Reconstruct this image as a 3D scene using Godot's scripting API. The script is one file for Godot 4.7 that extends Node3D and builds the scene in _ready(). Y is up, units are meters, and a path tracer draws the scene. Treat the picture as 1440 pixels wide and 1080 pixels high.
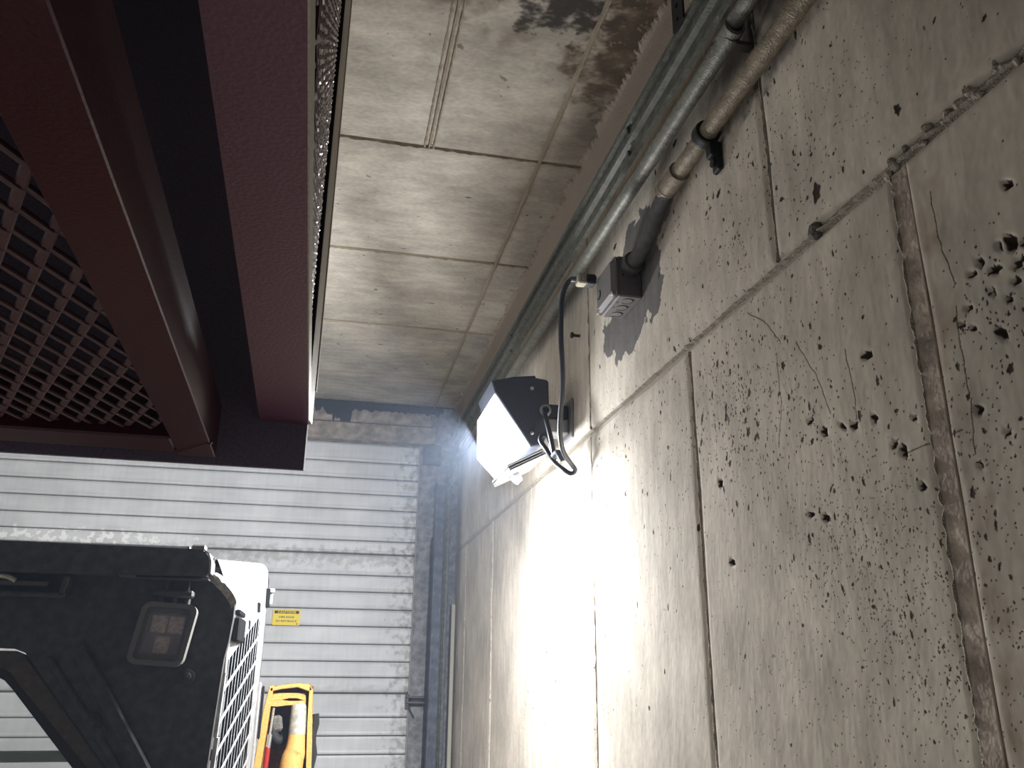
extends Node3D
# A concrete garage bay seen from below: floodlight on the right wall, maroon steel cage overhead, sectional door and skid steer behind.
# Heights h are measured from the lens (EYE above the floor); P(x, h, z) makes a world point.
const EYE := 1.75
const W := 0.61      # right wall
const H := 1.31      # ceiling
const D := -4.19     # far wall
const PITS := [[-0.627,0.311,0.0086,0.0036,-60],[-0.738,0.337,0.0060,0.0034,0],[-0.829,0.364,0.0084,0.0053,0],[-0.870,0.288,0.0066,0.0038,30],[-0.831,0.285,0.0041,0.0059,0],[-0.789,0.236,0.0055,0.0062,20],[-0.764,0.267,0.0035,0.0027,0],[-0.672,0.248,0.0036,0.0049,0],[-0.802,0.247,0.0057,0.0028,30],[-0.610,0.340,0.0064,0.0018,60],[-0.662,0.353,0.0044,0.0019,20],[-0.674,0.339,0.0045,0.0019,20],[-0.660,0.329,0.0036,0.0025,0],[-0.627,0.355,0.0027,0.0037,0],[-0.962,0.320,0.0066,0.0034,0],[-0.933,0.297,0.0062,0.0057,40],[-0.642,0.218,0.0053,0.0017,60],[-0.682,0.196,0.0029,0.0030,0],[-0.768,0.192,0.0044,0.0040,0],[-1.220,0.165,0.0095,0.0038,0],[-0.986,0.199,0.0067,0.0032,0],[-0.952,0.189,0.0075,0.0039,0],[-1.241,0.295,0.0061,0.0072,20],[-0.586,0.449,0.0038,0.0056,30],[-0.596,0.392,0.0050,0.0097,10],[-0.620,0.375,0.0060,0.0043,0],[-0.636,0.391,0.0035,0.0044,0],[-0.649,0.384,0.0036,0.0032,0],[-0.592,0.369,0.0074,0.0030,20],[-0.581,0.385,0.0036,0.0053,0],[-0.599,0.353,0.0056,0.0024,40],[-0.610,0.396,0.0026,0.0037,0],[-0.887,0.623,0.0088,0.0116,20],[-0.713,0.629,0.0054,0.0062,0],[-0.973,0.663,0.0044,0.0039,0],[-1.167,0.790,0.0062,0.0058,0],[-1.331,1.004,0.0080,0.0069,0],[-1.703,0.967,0.0080,0.0066,0],[-0.893,0.293,0.0093,0.0023,-40],[-0.808,0.269,0.0029,0.0021,0]]
const CLUSTERS := [[-1.224,0.435,0.128,0.083,90,0.0024],[-1.122,0.312,0.128,0.074,70,0.0023],[-1.027,0.372,0.112,0.060,50,0.0020],[-0.901,0.154,0.098,0.049,130,0.0015],[-0.858,0.038,0.087,0.082,120,0.0013],[-1.042,0.769,0.127,0.118,90,0.0021],[-0.927,0.694,0.104,0.095,70,0.0017],[-1.207,0.717,0.080,0.077,40,0.0021],[-1.175,0.419,0.071,0.068,60,0.0028],[-1.581,0.547,0.163,0.061,35,0.0024],[-1.726,0.460,0.188,0.095,40,0.0027],[-1.501,0.239,0.105,0.118,30,0.0020],[-2.290,-0.006,0.257,0.090,25,0.0029],[-0.905,0.278,0.103,0.052,40,0.0019],[-0.680,0.197,0.036,0.087,60,0.0015],[-0.628,0.340,0.033,0.041,40,0.0019],[-0.783,0.107,0.065,0.064,60,0.0011],[-1.097,0.000,0.132,0.082,50,0.0016],[-1.423,0.848,0.180,0.092,30,0.0023],[-0.757,0.697,0.151,0.073,30,0.0015],[-0.914,0.476,0.127,0.048,30,0.0017],[-1.648,0.754,0.182,0.100,14,0.0027],[-0.755,0.002,0.059,0.053,80,0.0012],[-2.119,0.717,0.141,0.122,20,0.0030],[-2.364,0.125,0.238,0.076,10,0.0029]]
const CRACKS := [[[-0.677,0.361],[-0.680,0.323],[-0.679,0.262],[-0.686,0.206]],[[-0.974,0.438],[-0.935,0.373],[-0.913,0.316]],[[-0.869,0.387],[-0.862,0.338],[-0.862,0.291]],[[-0.785,0.232],[-0.744,0.234],[-0.694,0.235]],[[-1.027,0.437],[-1.029,0.362],[-1.046,0.304]],[[-1.101,0.536],[-1.055,0.504],[-1.012,0.453]],[[-0.683,0.500],[-0.682,0.430],[-0.671,0.383]]]
const PATCH := [[-1.441,0.858],[-1.438,0.791],[-1.437,0.743],[-1.462,0.691],[-1.542,0.701],[-1.579,0.675],[-1.635,0.663],[-1.714,0.684],[-1.794,0.722],[-1.798,0.807],[-1.718,0.801],[-1.627,0.959],[-1.534,0.961],[-1.433,0.921],[-1.342,0.899],[-1.401,0.869]]
const CORD := [[0.5034, 0.8519, -1.660],[0.4912, 0.8517, -1.670],[0.4803, 0.8391, -1.680],[0.4744, 0.8144, -1.690],[0.4734, 0.7707, -1.700],[0.4783, 0.7178, -1.720],[0.4895, 0.6688, -1.750],[0.5000, 0.6222, -1.790],[0.5081, 0.5769, -1.840],[0.5187, 0.5359, -1.880],[0.5383, 0.5084, -1.920],[0.5647, 0.4903, -1.950],[0.5783, 0.4772, -1.960],[0.5701, 0.4700, -1.970],[0.5528, 0.4821, -1.980],[0.5363, 0.5040, -2.000],[0.5156, 0.5466, -2.020],[0.5043, 0.5647, -2.020],[0.5100, 0.5783, -2.020],[0.5225, 0.5727, -2.010],[0.5272, 0.5442, -2.000],[0.5355, 0.5144, -1.990],[0.5292, 0.5208, -1.980],[0.5239, 0.5499, -1.980],[0.5192, 0.5840, -1.990],[0.5170, 0.6178, -2.010],[0.5222, 0.6498, -2.045]]
const LAMP := 19.5
var used := {}
var rng := RandomNumberGenerator.new()
var fine: NoiseTexture2D
var blotch: NoiseTexture2D
var bumpy: NoiseTexture2D


func P(x: float, h: float, z: float) -> Vector3:
	return Vector3(x, h + EYE, z)


func numbered(called: String) -> String:
	var n: int = used.get(called, -1) + 1
	used[called] = n
	return called if n == 0 else "%s_%03d" % [called, n]


func thing(called: String, label: String, category: String, at := Vector3.ZERO, yaw := 0.0) -> Node3D:
	var o := Node3D.new()
	o.name = numbered(called)
	o.position = at
	o.rotation.y = yaw
	o.set_meta("label", label)
	o.set_meta("category", category)
	add_child(o)
	return o


func obj(called: String, st: SurfaceTool, m: Material, parent: Node = self, label := "") -> MeshInstance3D:
	st.generate_normals()
	var o := MeshInstance3D.new()
	o.mesh = st.commit()
	o.material_override = m
	o.name = numbered(called) if parent == self else called
	if label:
		o.set_meta("label", label)
	parent.add_child(o, true)
	return o


func struct(called: String, st: SurfaceTool, m: Material, label: String) -> MeshInstance3D:
	var o := obj(called, st, m)
	o.set_meta("kind", "structure")
	o.set_meta("label", label)
	return o


func mb() -> SurfaceTool:
	var st := SurfaceTool.new()
	st.begin(Mesh.PRIMITIVE_TRIANGLES)
	st.set_smooth_group(-1)
	return st


func tri(st: SurfaceTool, a: Vector3, b: Vector3, c: Vector3) -> void:
	st.add_vertex(a)
	st.add_vertex(b)
	st.add_vertex(c)


func quad(st: SurfaceTool, a: Vector3, b: Vector3, c: Vector3, d: Vector3) -> void:
	tri(st, a, b, c)
	tri(st, a, c, d)


# a hexahedron from two quads of corners (front a..d, back e..h), turned outwards
func hexa(st: SurfaceTool, p: Array) -> void:
	var mid := Vector3.ZERO
	for q in p:
		mid += q / 8.0
	for f in [[0, 1, 2, 3], [4, 5, 6, 7], [0, 1, 5, 4], [1, 2, 6, 5], [2, 3, 7, 6], [3, 0, 4, 7]]:
		face(st, [p[f[0]], p[f[1]], p[f[2]], p[f[3]]], mid)


func face(st: SurfaceTool, p: Array, inside: Vector3) -> void:
	var n: Vector3 = (p[1] - p[0]).cross(p[2] - p[0])
	if n.length_squared() < 1e-16:
		n = (p[2] - p[0]).cross(p[3] - p[0]) if p.size() > 3 else n
	var out: bool = n.dot((p[0] + p[2]) * 0.5 - inside) < 0.0
	if out:
		for k in range(1, p.size() - 1):
			tri(st, p[0], p[k], p[k + 1])
	else:
		for k in range(1, p.size() - 1):
			tri(st, p[0], p[k + 1], p[k])


# a box with chamfered edges: centre, size, chamfer, orientation
func box(st: SurfaceTool, c: Vector3, s: Vector3, ch := 0.002, b := Basis.IDENTITY) -> void:
	st.set_smooth_group(-1)
	var h := s * 0.5
	ch = minf(ch, minf(h.x, minf(h.y, h.z)) * 0.8)
	var at := func(sx, sy, sz, k):
		var v := Vector3(h.x * sx, h.y * sy, h.z * sz)
		for i in 3:
			if i != k:
				v[i] -= signf(v[i]) * ch
		return c + b * v
	for k in 3:
		var i := (k + 1) % 3
		var j := (k + 2) % 3
		for sg in [-1.0, 1.0]:
			var q := []
			for e in [[-1, -1], [1, -1], [1, 1], [-1, 1]]:
				var sgn := [0.0, 0.0, 0.0]
				sgn[k] = sg
				sgn[i] = e[0]
				sgn[j] = e[1]
				q.append(at.call(sgn[0], sgn[1], sgn[2], k))
			face(st, q, c)
		if ch > 0.0:
			for e in [[-1, -1], [1, -1], [1, 1], [-1, 1]]:
				var q := []
				for w in [[-1, i], [1, i], [1, j], [-1, j]]:
					var sgn := [0.0, 0.0, 0.0]
					sgn[k] = w[0]
					sgn[i] = e[0]
					sgn[j] = e[1]
					q.append(at.call(sgn[0], sgn[1], sgn[2], w[1]))
				face(st, q, c)
	if ch > 0.0:
		for sx in [-1, 1]:
			for sy in [-1, 1]:
				for sz in [-1, 1]:
					face(st, [at.call(sx, sy, sz, 0), at.call(sx, sy, sz, 1), at.call(sx, sy, sz, 2)], c)


func bar(st: SurfaceTool, a: Vector3, e: Vector3, w: float, t: float, ch := 0.001, up := Vector3.UP) -> void:
	var d := (e - a).normalized()
	var s := d.cross(up).normalized()
	box(st, (a + e) * 0.5, Vector3(w, t, a.distance_to(e)), ch, Basis(s, s.cross(d), -d))


func cyl(st: SurfaceTool, a: Vector3, e: Vector3, r: float, r2 := -1.0, seg := 20) -> void:
	tube(st, [a, e], [r, r if r2 < 0.0 else r2], seg)


func tube(st: SurfaceTool, path: Array, radii, seg := 16, caps := true) -> void:
	var d: Vector3 = (path[1] - path[0]).normalized()
	var s := d.cross(Vector3.UP if absf(d.y) < 0.9 else Vector3.RIGHT).normalized()
	var rings := []
	for k in path.size():
		var t: Vector3 = (path[mini(k + 1, path.size() - 1)] - path[maxi(k - 1, 0)]).normalized()
		s = (s - t * s.dot(t)).normalized()
		var u := t.cross(s)
		var r: float = radii[k] if radii is Array else radii
		var ring := []
		for i in seg:
			var a := TAU * i / seg
			ring.append(path[k] + (s * cos(a) + u * sin(a)) * r)
		rings.append(ring)
	for k in path.size() - 1:
		st.set_smooth_group(0)
		for i in seg:
			var j := (i + 1) % seg
			face(st, [rings[k][i], rings[k][j], rings[k + 1][j], rings[k + 1][i]], (path[k] + path[k + 1]) * 0.5)
	if caps:
		st.set_smooth_group(-1)
		var n := path.size() - 1
		face(st, rings[0], path[0] + (path[1] - path[0]) * 0.5)
		face(st, rings[n], path[n] + (path[n - 1] - path[n]) * 0.5)


# a lathe: points (radius, along) turned about the axis a + d * along; profile in order
func lathe(st: SurfaceTool, a: Vector3, d: Vector3, prof: Array, seg := 24) -> void:
	var s := d.cross(Vector3.UP if absf(d.y) < 0.9 else Vector3.RIGHT).normalized()
	var u := d.cross(s)
	for k in prof.size() - 1:
		var p: Vector2 = prof[k]
		var q: Vector2 = prof[k + 1]
		st.set_smooth_group(-1 if k % 2 else -1)
		for i in seg:
			var r0 := s * cos(TAU * i / seg) + u * sin(TAU * i / seg)
			var r1 := s * cos(TAU * (i + 1) / seg) + u * sin(TAU * (i + 1) / seg)
			var v := [a + d * p.y + r0 * p.x, a + d * p.y + r1 * p.x, a + d * q.y + r1 * q.x, a + d * q.y + r0 * q.x]
			quad(st, v[0], v[1], v[2], v[3])


# an outline extruded from z0 to z1 along the basis' z, its rim chamfered at the z1 side
func prism(st: SurfaceTool, outline: Array, t: Transform3D, z0: float, z1: float, ch := 0.0) -> void:
	st.set_smooth_group(-1)
	var pg := PackedVector2Array(outline)
	if Geometry2D.is_polygon_clockwise(pg):
		pg.reverse()
	var top := pg
	if ch > 0.0:
		var off := Geometry2D.offset_polygon(pg, -ch, Geometry2D.JOIN_MITER)
		if off.size() and off[0].size() == pg.size():
			top = off[0]
			var best := 0
			for k in top.size():
				if top[k].distance_to(pg[0]) < top[best].distance_to(pg[0]):
					best = k
			var turned := PackedVector2Array()
			for k in top.size():
				turned.append(top[(k + best) % top.size()])
			top = turned
			if Geometry2D.is_polygon_clockwise(top):
				top.reverse()
		else:
			ch = 0.0
	var sg := signf(z1 - z0)
	var at := func(v: Vector2, z: float): return t * Vector3(v.x, v.y, z)
	var n := pg.size()
	for k in n:
		var j := (k + 1) % n
		var zc := z1 - sg * ch
		var q := [at.call(pg[k], z0), at.call(pg[j], z0), at.call(pg[j], zc), at.call(pg[k], zc)]
		if sg > 0:
			q.reverse()
		quad(st, q[0], q[1], q[2], q[3])
		if ch > 0.0:
			q = [at.call(pg[k], zc), at.call(pg[j], zc), at.call(top[j], z1), at.call(top[k], z1)]
			if sg > 0:
				q.reverse()
			quad(st, q[0], q[1], q[2], q[3])
	for e in [[pg, z0], [top, z1]]:
		var ix := Geometry2D.triangulate_polygon(e[0])
		for k in range(0, ix.size(), 3):
			var a: Vector3 = at.call(e[0][ix[k]], e[1])
			var b: Vector3 = at.call(e[0][ix[k + 1]], e[1])
			var c: Vector3 = at.call(e[0][ix[k + 2]], e[1])
			var out: Vector3 = t.basis.z * (e[1] - (z0 + z1) * 0.5)
			if (b - a).cross(c - a).dot(out) > 0.0:
				tri(st, a, c, b)
			else:
				tri(st, a, b, c)


func rounded(w: float, h: float, r: float, n := 5) -> Array:
	var o := []
	for q in [[1, 1, 0], [-1, 1, 1], [-1, -1, 2], [1, -1, 3]]:
		for k in n + 1:
			var a: float = (q[2] + float(k) / n) * PI / 2
			o.append(Vector2(q[0] * (w / 2 - r) + r * cos(a), q[1] * (h / 2 - r) + r * sin(a)))
	return o


func ring(st: SurfaceTool, outer: Array, inner: Array, t: Transform3D, z0: float, z1: float) -> void:
	st.set_smooth_group(-1)
	var n := outer.size()
	for k in n:
		var j := (k + 1) % n
		var a: Vector2 = outer[k]
		var b: Vector2 = outer[j]
		var c: Vector2 = inner[j]
		var d: Vector2 = inner[k]
		var p := []
		for z in [z0, z1]:
			for v in [a, b, c, d]:
				p.append(t * Vector3(v.x, v.y, z))
		hexa(st, p)


func noise(seed_: int, freq: float, oct := 3) -> FastNoiseLite:
	var n := FastNoiseLite.new()
	n.seed = seed_
	n.frequency = freq
	n.fractal_octaves = oct
	return n


func noise_tex(seed_: int, freq: float, lo: float, hi: float, oct := 4) -> NoiseTexture2D:
	var t := NoiseTexture2D.new()
	t.width = 512
	t.height = 512
	t.seamless = true
	t.noise = noise(seed_, freq, oct)
	var g := Gradient.new()
	g.set_color(0, Color(lo, lo, lo))
	g.set_color(1, Color(hi, hi, hi))
	t.color_ramp = g
	return t


func mat(called: String, c: Color, rough := 0.6, metal := 0.0, grain := 3.0, tex: Texture2D = null, bump := 0.0, spec := 0.5) -> StandardMaterial3D:
	var m := StandardMaterial3D.new()
	m.resource_name = called
	m.albedo_color = c
	m.roughness = rough
	m.metallic = metal
	m.metallic_specular = spec
	if tex:
		m.albedo_texture = tex
	if bump > 0.0:
		m.heightmap_enabled = true
		m.heightmap_texture = bumpy
		m.heightmap_scale = bump
	m.uv1_triplanar = true
	m.uv1_world_triplanar = true
	m.uv1_scale = Vector3.ONE * grain
	return m


# an irregular ridge along a line: the fin that mortar leaves between two form panels
func fin(st: SurfaceTool, a: Vector3, e: Vector3, across: Vector3, out: Vector3, w: float, ht: float, seed_: int, step := 0.008) -> void:
	var n := noise(seed_, 45.0, 3)
	var cnt := maxi(2, int(a.distance_to(e) / step))
	var prev := []
	for k in cnt + 1:
		var t := float(k) / cnt
		var p := a.lerp(e, t)
		var s := t * a.distance_to(e)
		var v1 := 1.0 + 0.7 * n.get_noise_2d(s, 0)
		var v2 := 1.0 + 0.7 * n.get_noise_2d(s, 7)
		var v3 := maxf(0.15, 1.0 + 1.3 * n.get_noise_2d(s, 13))
		var row := [p - across * w * 0.5 * v1 - out * 0.004, p - across * w * 0.2 * v2 + out * ht * v3, p + across * w * 0.15 * v1 + out * ht * v3 * 0.8, p + across * w * 0.5 * v2 - out * 0.004]
		if k:
			for i in 3:
				face(st, [prev[i], prev[i + 1], row[i + 1], row[i]], (p - out * 0.05))
		prev = row


# ---- computed surfaces -------------------------------------------------------------------------
# Wall print: [albedo, height] for z from za (near) to zb (far), h from H down to H - 1.86.
func wall_maps(za: float, zb: float, side: int, seed_: int) -> Array:
	var n := 512
	var a1 := noise(seed_, 0.012, 5)
	var a2 := noise(seed_ + 1, 0.05, 3)
	var a3 := noise(seed_ + 2, 0.35, 2)
	var edge := noise(seed_ + 3, 0.06, 3)
	var px := (za - zb) / n
	var py := 1.86 / n
	var data := PackedByteArray()
	var bump := PackedByteArray()
	data.resize(n * n * 3)
	bump.resize(n * n * 3)
	var patch := PackedVector2Array()
	for q in PATCH:
		patch.append(Vector2(q[0], q[1]))
	for y in n:
		var h := H - (y + 0.5) * py
		for x in n:
			var z := za - (x + 0.5) * px
			var u := z * 250.0
			var v := h * 250.0
			var g := 1.0 + 0.13 * a1.get_noise_2d(u, v) + 0.09 * a2.get_noise_2d(u * 2.0, v * 0.5) + 0.045 * a3.get_noise_2d(u, v * 0.5)
			var c := Vector3(0.765, 0.735, 0.685) * g
			var e := edge.get_noise_2d(u, v)
			if z > -1.85 and z < -1.30 and h > 0.62 and h < 1.0:
				var q := Vector2(z + e * 0.035, h + e * 0.03)
				if Geometry2D.is_point_in_polygon(q, patch):
					c = Vector3(0.40, 0.39, 0.385) * g
			if h > 0.86 and z > -1.25 and z < -0.85:   # dark smear behind the conduit
				var k := clampf((0.16 - absf(h - 0.985 - (z + 1.05) * 0.1)) * 7.0 + e * 1.1, 0.0, 1.0) * clampf((z + 1.25) * 6.0, 0.0, 1.0)
				c = c.lerp(Vector3(0.36, 0.335, 0.31) * g, k * 0.75)
			if z > -2.05 and z < -1.70 and h < 0.58:
				pass
			var rust := clampf(0.45 + e - absf(z + 0.70 - (0.567 - h) * 0.0) * 22.0, 0.0, 1.0) if h < 0.567 else 0.0
			c = c.lerp(Vector3(0.56, 0.485, 0.42) * g, rust * 0.6)
			var i := (y * n + x) * 3
			data[i] = int(clampf(c.x, 0, 1) * 255)
			data[i + 1] = int(clampf(c.y, 0, 1) * 255)
			data[i + 2] = int(clampf(c.z, 0, 1) * 255)
			var b := int(clampf(0.62 + 0.22 * a3.get_noise_2d(u + 900.0, v * 0.4) + 0.2 * a2.get_noise_2d(u, v * 0.6), 0, 1) * 255)
			bump[i] = b
			bump[i + 1] = b
			bump[i + 2] = b
	var im := Image.create_from_data(n, n, false, Image.FORMAT_RGB8, data)
	var hm := Image.create_from_data(n, n, false, Image.FORMAT_RGB8, bump)
	im.resize(side, side, Image.INTERPOLATE_CUBIC)
	hm.resize(side, side, Image.INTERPOLATE_CUBIC)
	var kx := side / (za - zb)
	var ky := side / 1.86
	var r := RandomNumberGenerator.new()
	r.seed = seed_
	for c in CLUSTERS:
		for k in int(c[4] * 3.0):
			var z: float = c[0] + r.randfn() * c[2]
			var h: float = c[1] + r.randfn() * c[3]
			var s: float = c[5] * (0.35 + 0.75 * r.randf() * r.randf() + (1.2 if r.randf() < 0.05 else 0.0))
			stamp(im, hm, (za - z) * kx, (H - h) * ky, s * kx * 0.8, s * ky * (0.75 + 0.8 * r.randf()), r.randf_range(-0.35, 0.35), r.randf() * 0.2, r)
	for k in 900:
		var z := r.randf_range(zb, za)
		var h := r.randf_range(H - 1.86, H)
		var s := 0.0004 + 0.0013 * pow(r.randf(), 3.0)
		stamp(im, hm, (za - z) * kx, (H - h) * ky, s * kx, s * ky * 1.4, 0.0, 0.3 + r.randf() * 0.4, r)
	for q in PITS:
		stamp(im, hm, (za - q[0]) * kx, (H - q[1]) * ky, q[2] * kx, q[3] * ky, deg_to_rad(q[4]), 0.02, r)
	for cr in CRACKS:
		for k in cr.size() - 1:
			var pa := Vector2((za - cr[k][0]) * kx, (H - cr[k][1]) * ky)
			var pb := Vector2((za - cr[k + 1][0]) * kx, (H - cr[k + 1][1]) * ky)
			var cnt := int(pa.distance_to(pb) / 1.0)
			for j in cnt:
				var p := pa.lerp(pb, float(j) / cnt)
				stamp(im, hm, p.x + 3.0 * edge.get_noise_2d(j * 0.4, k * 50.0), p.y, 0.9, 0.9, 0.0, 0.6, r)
	return [ImageTexture.create_from_image(im), ImageTexture.create_from_image(hm)]


# a bug hole: ragged hollow, its dark colour both dirt and the shade inside
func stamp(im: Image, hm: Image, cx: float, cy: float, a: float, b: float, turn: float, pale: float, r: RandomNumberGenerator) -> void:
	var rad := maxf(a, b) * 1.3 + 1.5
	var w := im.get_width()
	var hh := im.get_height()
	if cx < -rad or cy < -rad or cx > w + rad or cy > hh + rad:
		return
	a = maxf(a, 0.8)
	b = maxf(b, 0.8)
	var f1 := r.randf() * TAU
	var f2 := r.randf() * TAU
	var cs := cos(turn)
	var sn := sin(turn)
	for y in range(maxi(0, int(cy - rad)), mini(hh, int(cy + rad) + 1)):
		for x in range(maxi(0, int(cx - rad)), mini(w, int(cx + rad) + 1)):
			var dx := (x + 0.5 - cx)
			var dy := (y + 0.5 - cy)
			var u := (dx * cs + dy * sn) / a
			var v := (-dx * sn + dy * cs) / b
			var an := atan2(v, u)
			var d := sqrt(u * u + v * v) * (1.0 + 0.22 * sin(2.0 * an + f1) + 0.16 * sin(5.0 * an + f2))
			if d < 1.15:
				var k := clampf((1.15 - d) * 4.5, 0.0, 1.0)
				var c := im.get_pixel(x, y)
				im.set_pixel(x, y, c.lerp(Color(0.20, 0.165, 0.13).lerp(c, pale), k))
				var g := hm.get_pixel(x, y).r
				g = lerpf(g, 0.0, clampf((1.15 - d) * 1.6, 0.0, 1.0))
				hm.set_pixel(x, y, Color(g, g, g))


# Ceiling print for x from -0.6 to W, z from -1.0 to D.
func ceiling_maps() -> Array:
	var nx := 320
	var nz := 800
	var a1 := noise(71, 0.010, 5)
	var a2 := noise(72, 0.045, 4)
	var a3 := noise(73, 0.30, 2)
	var data := PackedByteArray()
	var bump := PackedByteArray()
	data.resize(nx * nz * 3)
	bump.resize(nx * nz * 3)
	for y in nz:
		var z := -1.0 + (D + 1.0) * (y + 0.5) / nz
		for x in nx:
			var X := -0.6 + 1.21 * (x + 0.5) / nx
			var u := X * 300.0
			var v := z * 300.0
			var n1 := a1.get_noise_2d(u, v)
			var n2 := a2.get_noise_2d(u * 0.5, v * 1.6)
			var n3 := a3.get_noise_2d(u * 0.5, v)
			var g := 1.0 + 0.20 * n1 + 0.10 * n2 + 0.07 * n3
			var c := Vector3(0.63, 0.605, 0.56) * g
			var e := a2.get_noise_2d(u + 400.0, v) * 0.9 + n3 * 0.3
			# water stains: black mould near the front, brown along the wall
			var s1 := clampf(1.3 - Vector2((X - 0.40) / 0.10, (z + 1.345) / 0.07).length() + e * 1.4, 0.0, 1.0)
			var s2 := clampf(1.2 - Vector2((X - 0.56) / 0.13, (z + 1.38) / 0.22).length() + e * 1.2, 0.0, 1.0)
			var s3 := clampf(1.0 - Vector2((X - 0.16) / 0.12, (z + 1.37) / 0.05).length() + e, 0.0, 1.0)
			var s4 := clampf(1.0 - Vector2((X - 0.30) / 0.09, (z + 1.45) / 0.05).length() + e * 1.3, 0.0, 1.0)
			var s5 := clampf((X - 0.47) * 12.0, 0.0, 1.0) * clampf((z + 2.1) * 1.6, 0.0, 1.0)
			c = c.lerp(Vector3(0.36, 0.31, 0.245) * g, clampf(s2 * 0.9 + s5 * 0.55, 0.0, 0.9))
			c = c.lerp(Vector3(0.20, 0.18, 0.165), clampf(s1 * 1.2, 0.0, 0.92))
			c = c.lerp(Vector3(0.27, 0.235, 0.19), clampf(s2 * s2 * 0.8 + s3 * 0.5 + s4 * 0.35, 0.0, 0.85))
			var rim := clampf(1.0 - absf(s1 - 0.18) * 9.0, 0.0, 1.0) * clampf(n3 * 3.0 + 0.2, 0.0, 1.0)
			c = c.lerp(Vector3(0.74, 0.70, 0.60), rim * 0.5)
			var i := (y * nx + x) * 3
			data[i] = int(clampf(c.x, 0, 1) * 255)
			data[i + 1] = int(clampf(c.y, 0, 1) * 255)
			data[i + 2] = int(clampf(c.z, 0, 1) * 255)
			var b := int(clampf(0.55 + 0.3 * n3 + 0.3 * n2 - rim * 0.2, 0, 1) * 255)
			bump[i] = b
			bump[i + 1] = b
			bump[i + 2] = b
	var im := Image.create_from_data(nx, nz, false, Image.FORMAT_RGB8, data)
	var hm := Image.create_from_data(nx, nz, false, Image.FORMAT_RGB8, bump)
	im.resize(1024, 2048, Image.INTERPOLATE_CUBIC)
	hm.resize(1024, 2048, Image.INTERPOLATE_CUBIC)
	var r := RandomNumberGenerator.new()
	r.seed = 9
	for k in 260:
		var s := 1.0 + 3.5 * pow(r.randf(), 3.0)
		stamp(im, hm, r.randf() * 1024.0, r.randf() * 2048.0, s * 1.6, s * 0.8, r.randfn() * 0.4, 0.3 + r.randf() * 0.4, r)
	return [ImageTexture.create_from_image(im), ImageTexture.create_from_image(hm)]


# Door paint for x from -1.7 to 0.41, h from 1.10 to -0.45: dust streaks, grime at the ribs, unreadable pencil notes.
func door_map() -> ImageTexture:
	var nx := 700
	var ny := 500
	var a1 := noise(81, 0.012, 4)
	var a2 := noise(82, 0.10, 3)
	var data := PackedByteArray()
	data.resize(nx * ny * 3)
	for y in ny:
		var h := 1.10 - 1.55 * (y + 0.5) / ny
		for x in nx:
			var X := -1.7 + 2.11 * (x + 0.5) / nx
			var g := 1.0 + 0.07 * a1.get_noise_2d(X * 250.0, h * 250.0) + 0.03 * a2.get_noise_2d(X * 40.0, h * 300.0) + 0.03 * a2.get_noise_2d(X * 400.0, h * 40.0)
			var c := Vector3(0.76, 0.765, 0.77) * g
			var e := a2.get_noise_2d(X * 220.0, h * 220.0)
			var dirt := clampf((X - 0.30) * 9.0 + e * 1.5 - 0.35, 0.0, 1.0) * 0.45
			dirt += clampf(1.0 - absf(h - 0.525) * 22.0 + e * 1.3, 0.0, 1.0) * 0.35 + clampf(1.0 - absf(h + 0.085) * 40.0 + e, 0.0, 1.0) * 0.18
			c = c.lerp(Vector3(0.45, 0.43, 0.41), clampf(dirt, 0.0, 0.75))
			var chip := clampf(1.2 - Vector2((X + 1.18) / 0.30, (h - 0.575) / 0.022).length() + e * 2.4, 0.0, 1.0)
			c = c.lerp(Vector3(0.93, 0.93, 0.92), chip * 0.8 if e > 0.05 else 0.0)
			var i := (y * nx + x) * 3
			data[i] = int(clampf(c.x, 0, 1) * 255)
			data[i + 1] = int(clampf(c.y, 0, 1) * 255)
			data[i + 2] = int(clampf(c.z, 0, 1) * 255)
	var im := Image.create_from_data(nx, ny, false, Image.FORMAT_RGB8, data)
	im.resize(2048, 1464, Image.INTERPOLATE_CUBIC)
	var r := RandomNumberGenerator.new()
	r.seed = 31
	for row in [[0.345, -0.02, 0.28], [0.268, -0.05, 0.30], [0.186, -0.04, 0.24], [0.262, 0.03, 0.1]]:
		var X: float = row[1]
		while X < row[2]:
			var len := 3 + r.randi() % 7
			for k in len:
				var px := (X + 1.7) / 2.11 * 2048.0
				var py: float = (1.10 - row[0] - r.randfn() * 0.004) / 1.55 * 1464.0
				for j in 5:
					var q := Vector2i(int(px + j * (r.randf() - 0.3) * 1.5), int(py + j * (r.randf() - 0.5) * 2.0))
					if q.x > 0 and q.y > 0 and q.x < 2047 and q.y < 1463:
						im.set_pixelv(q, im.get_pixelv(q).lerp(Color(0.28, 0.28, 0.30), 0.35))
				X += 0.0055
			X += 0.008 + r.randf() * 0.03
	return ImageTexture.create_from_image(im)


func _ready() -> void:
	setup_view()
	make_noise()
	build_room()
	build_door()
	build_track()
	build_floodlight()
	build_conduits()
	build_cage()
	build_skid_steer()
	build_sign()
	build_small_things()


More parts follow.
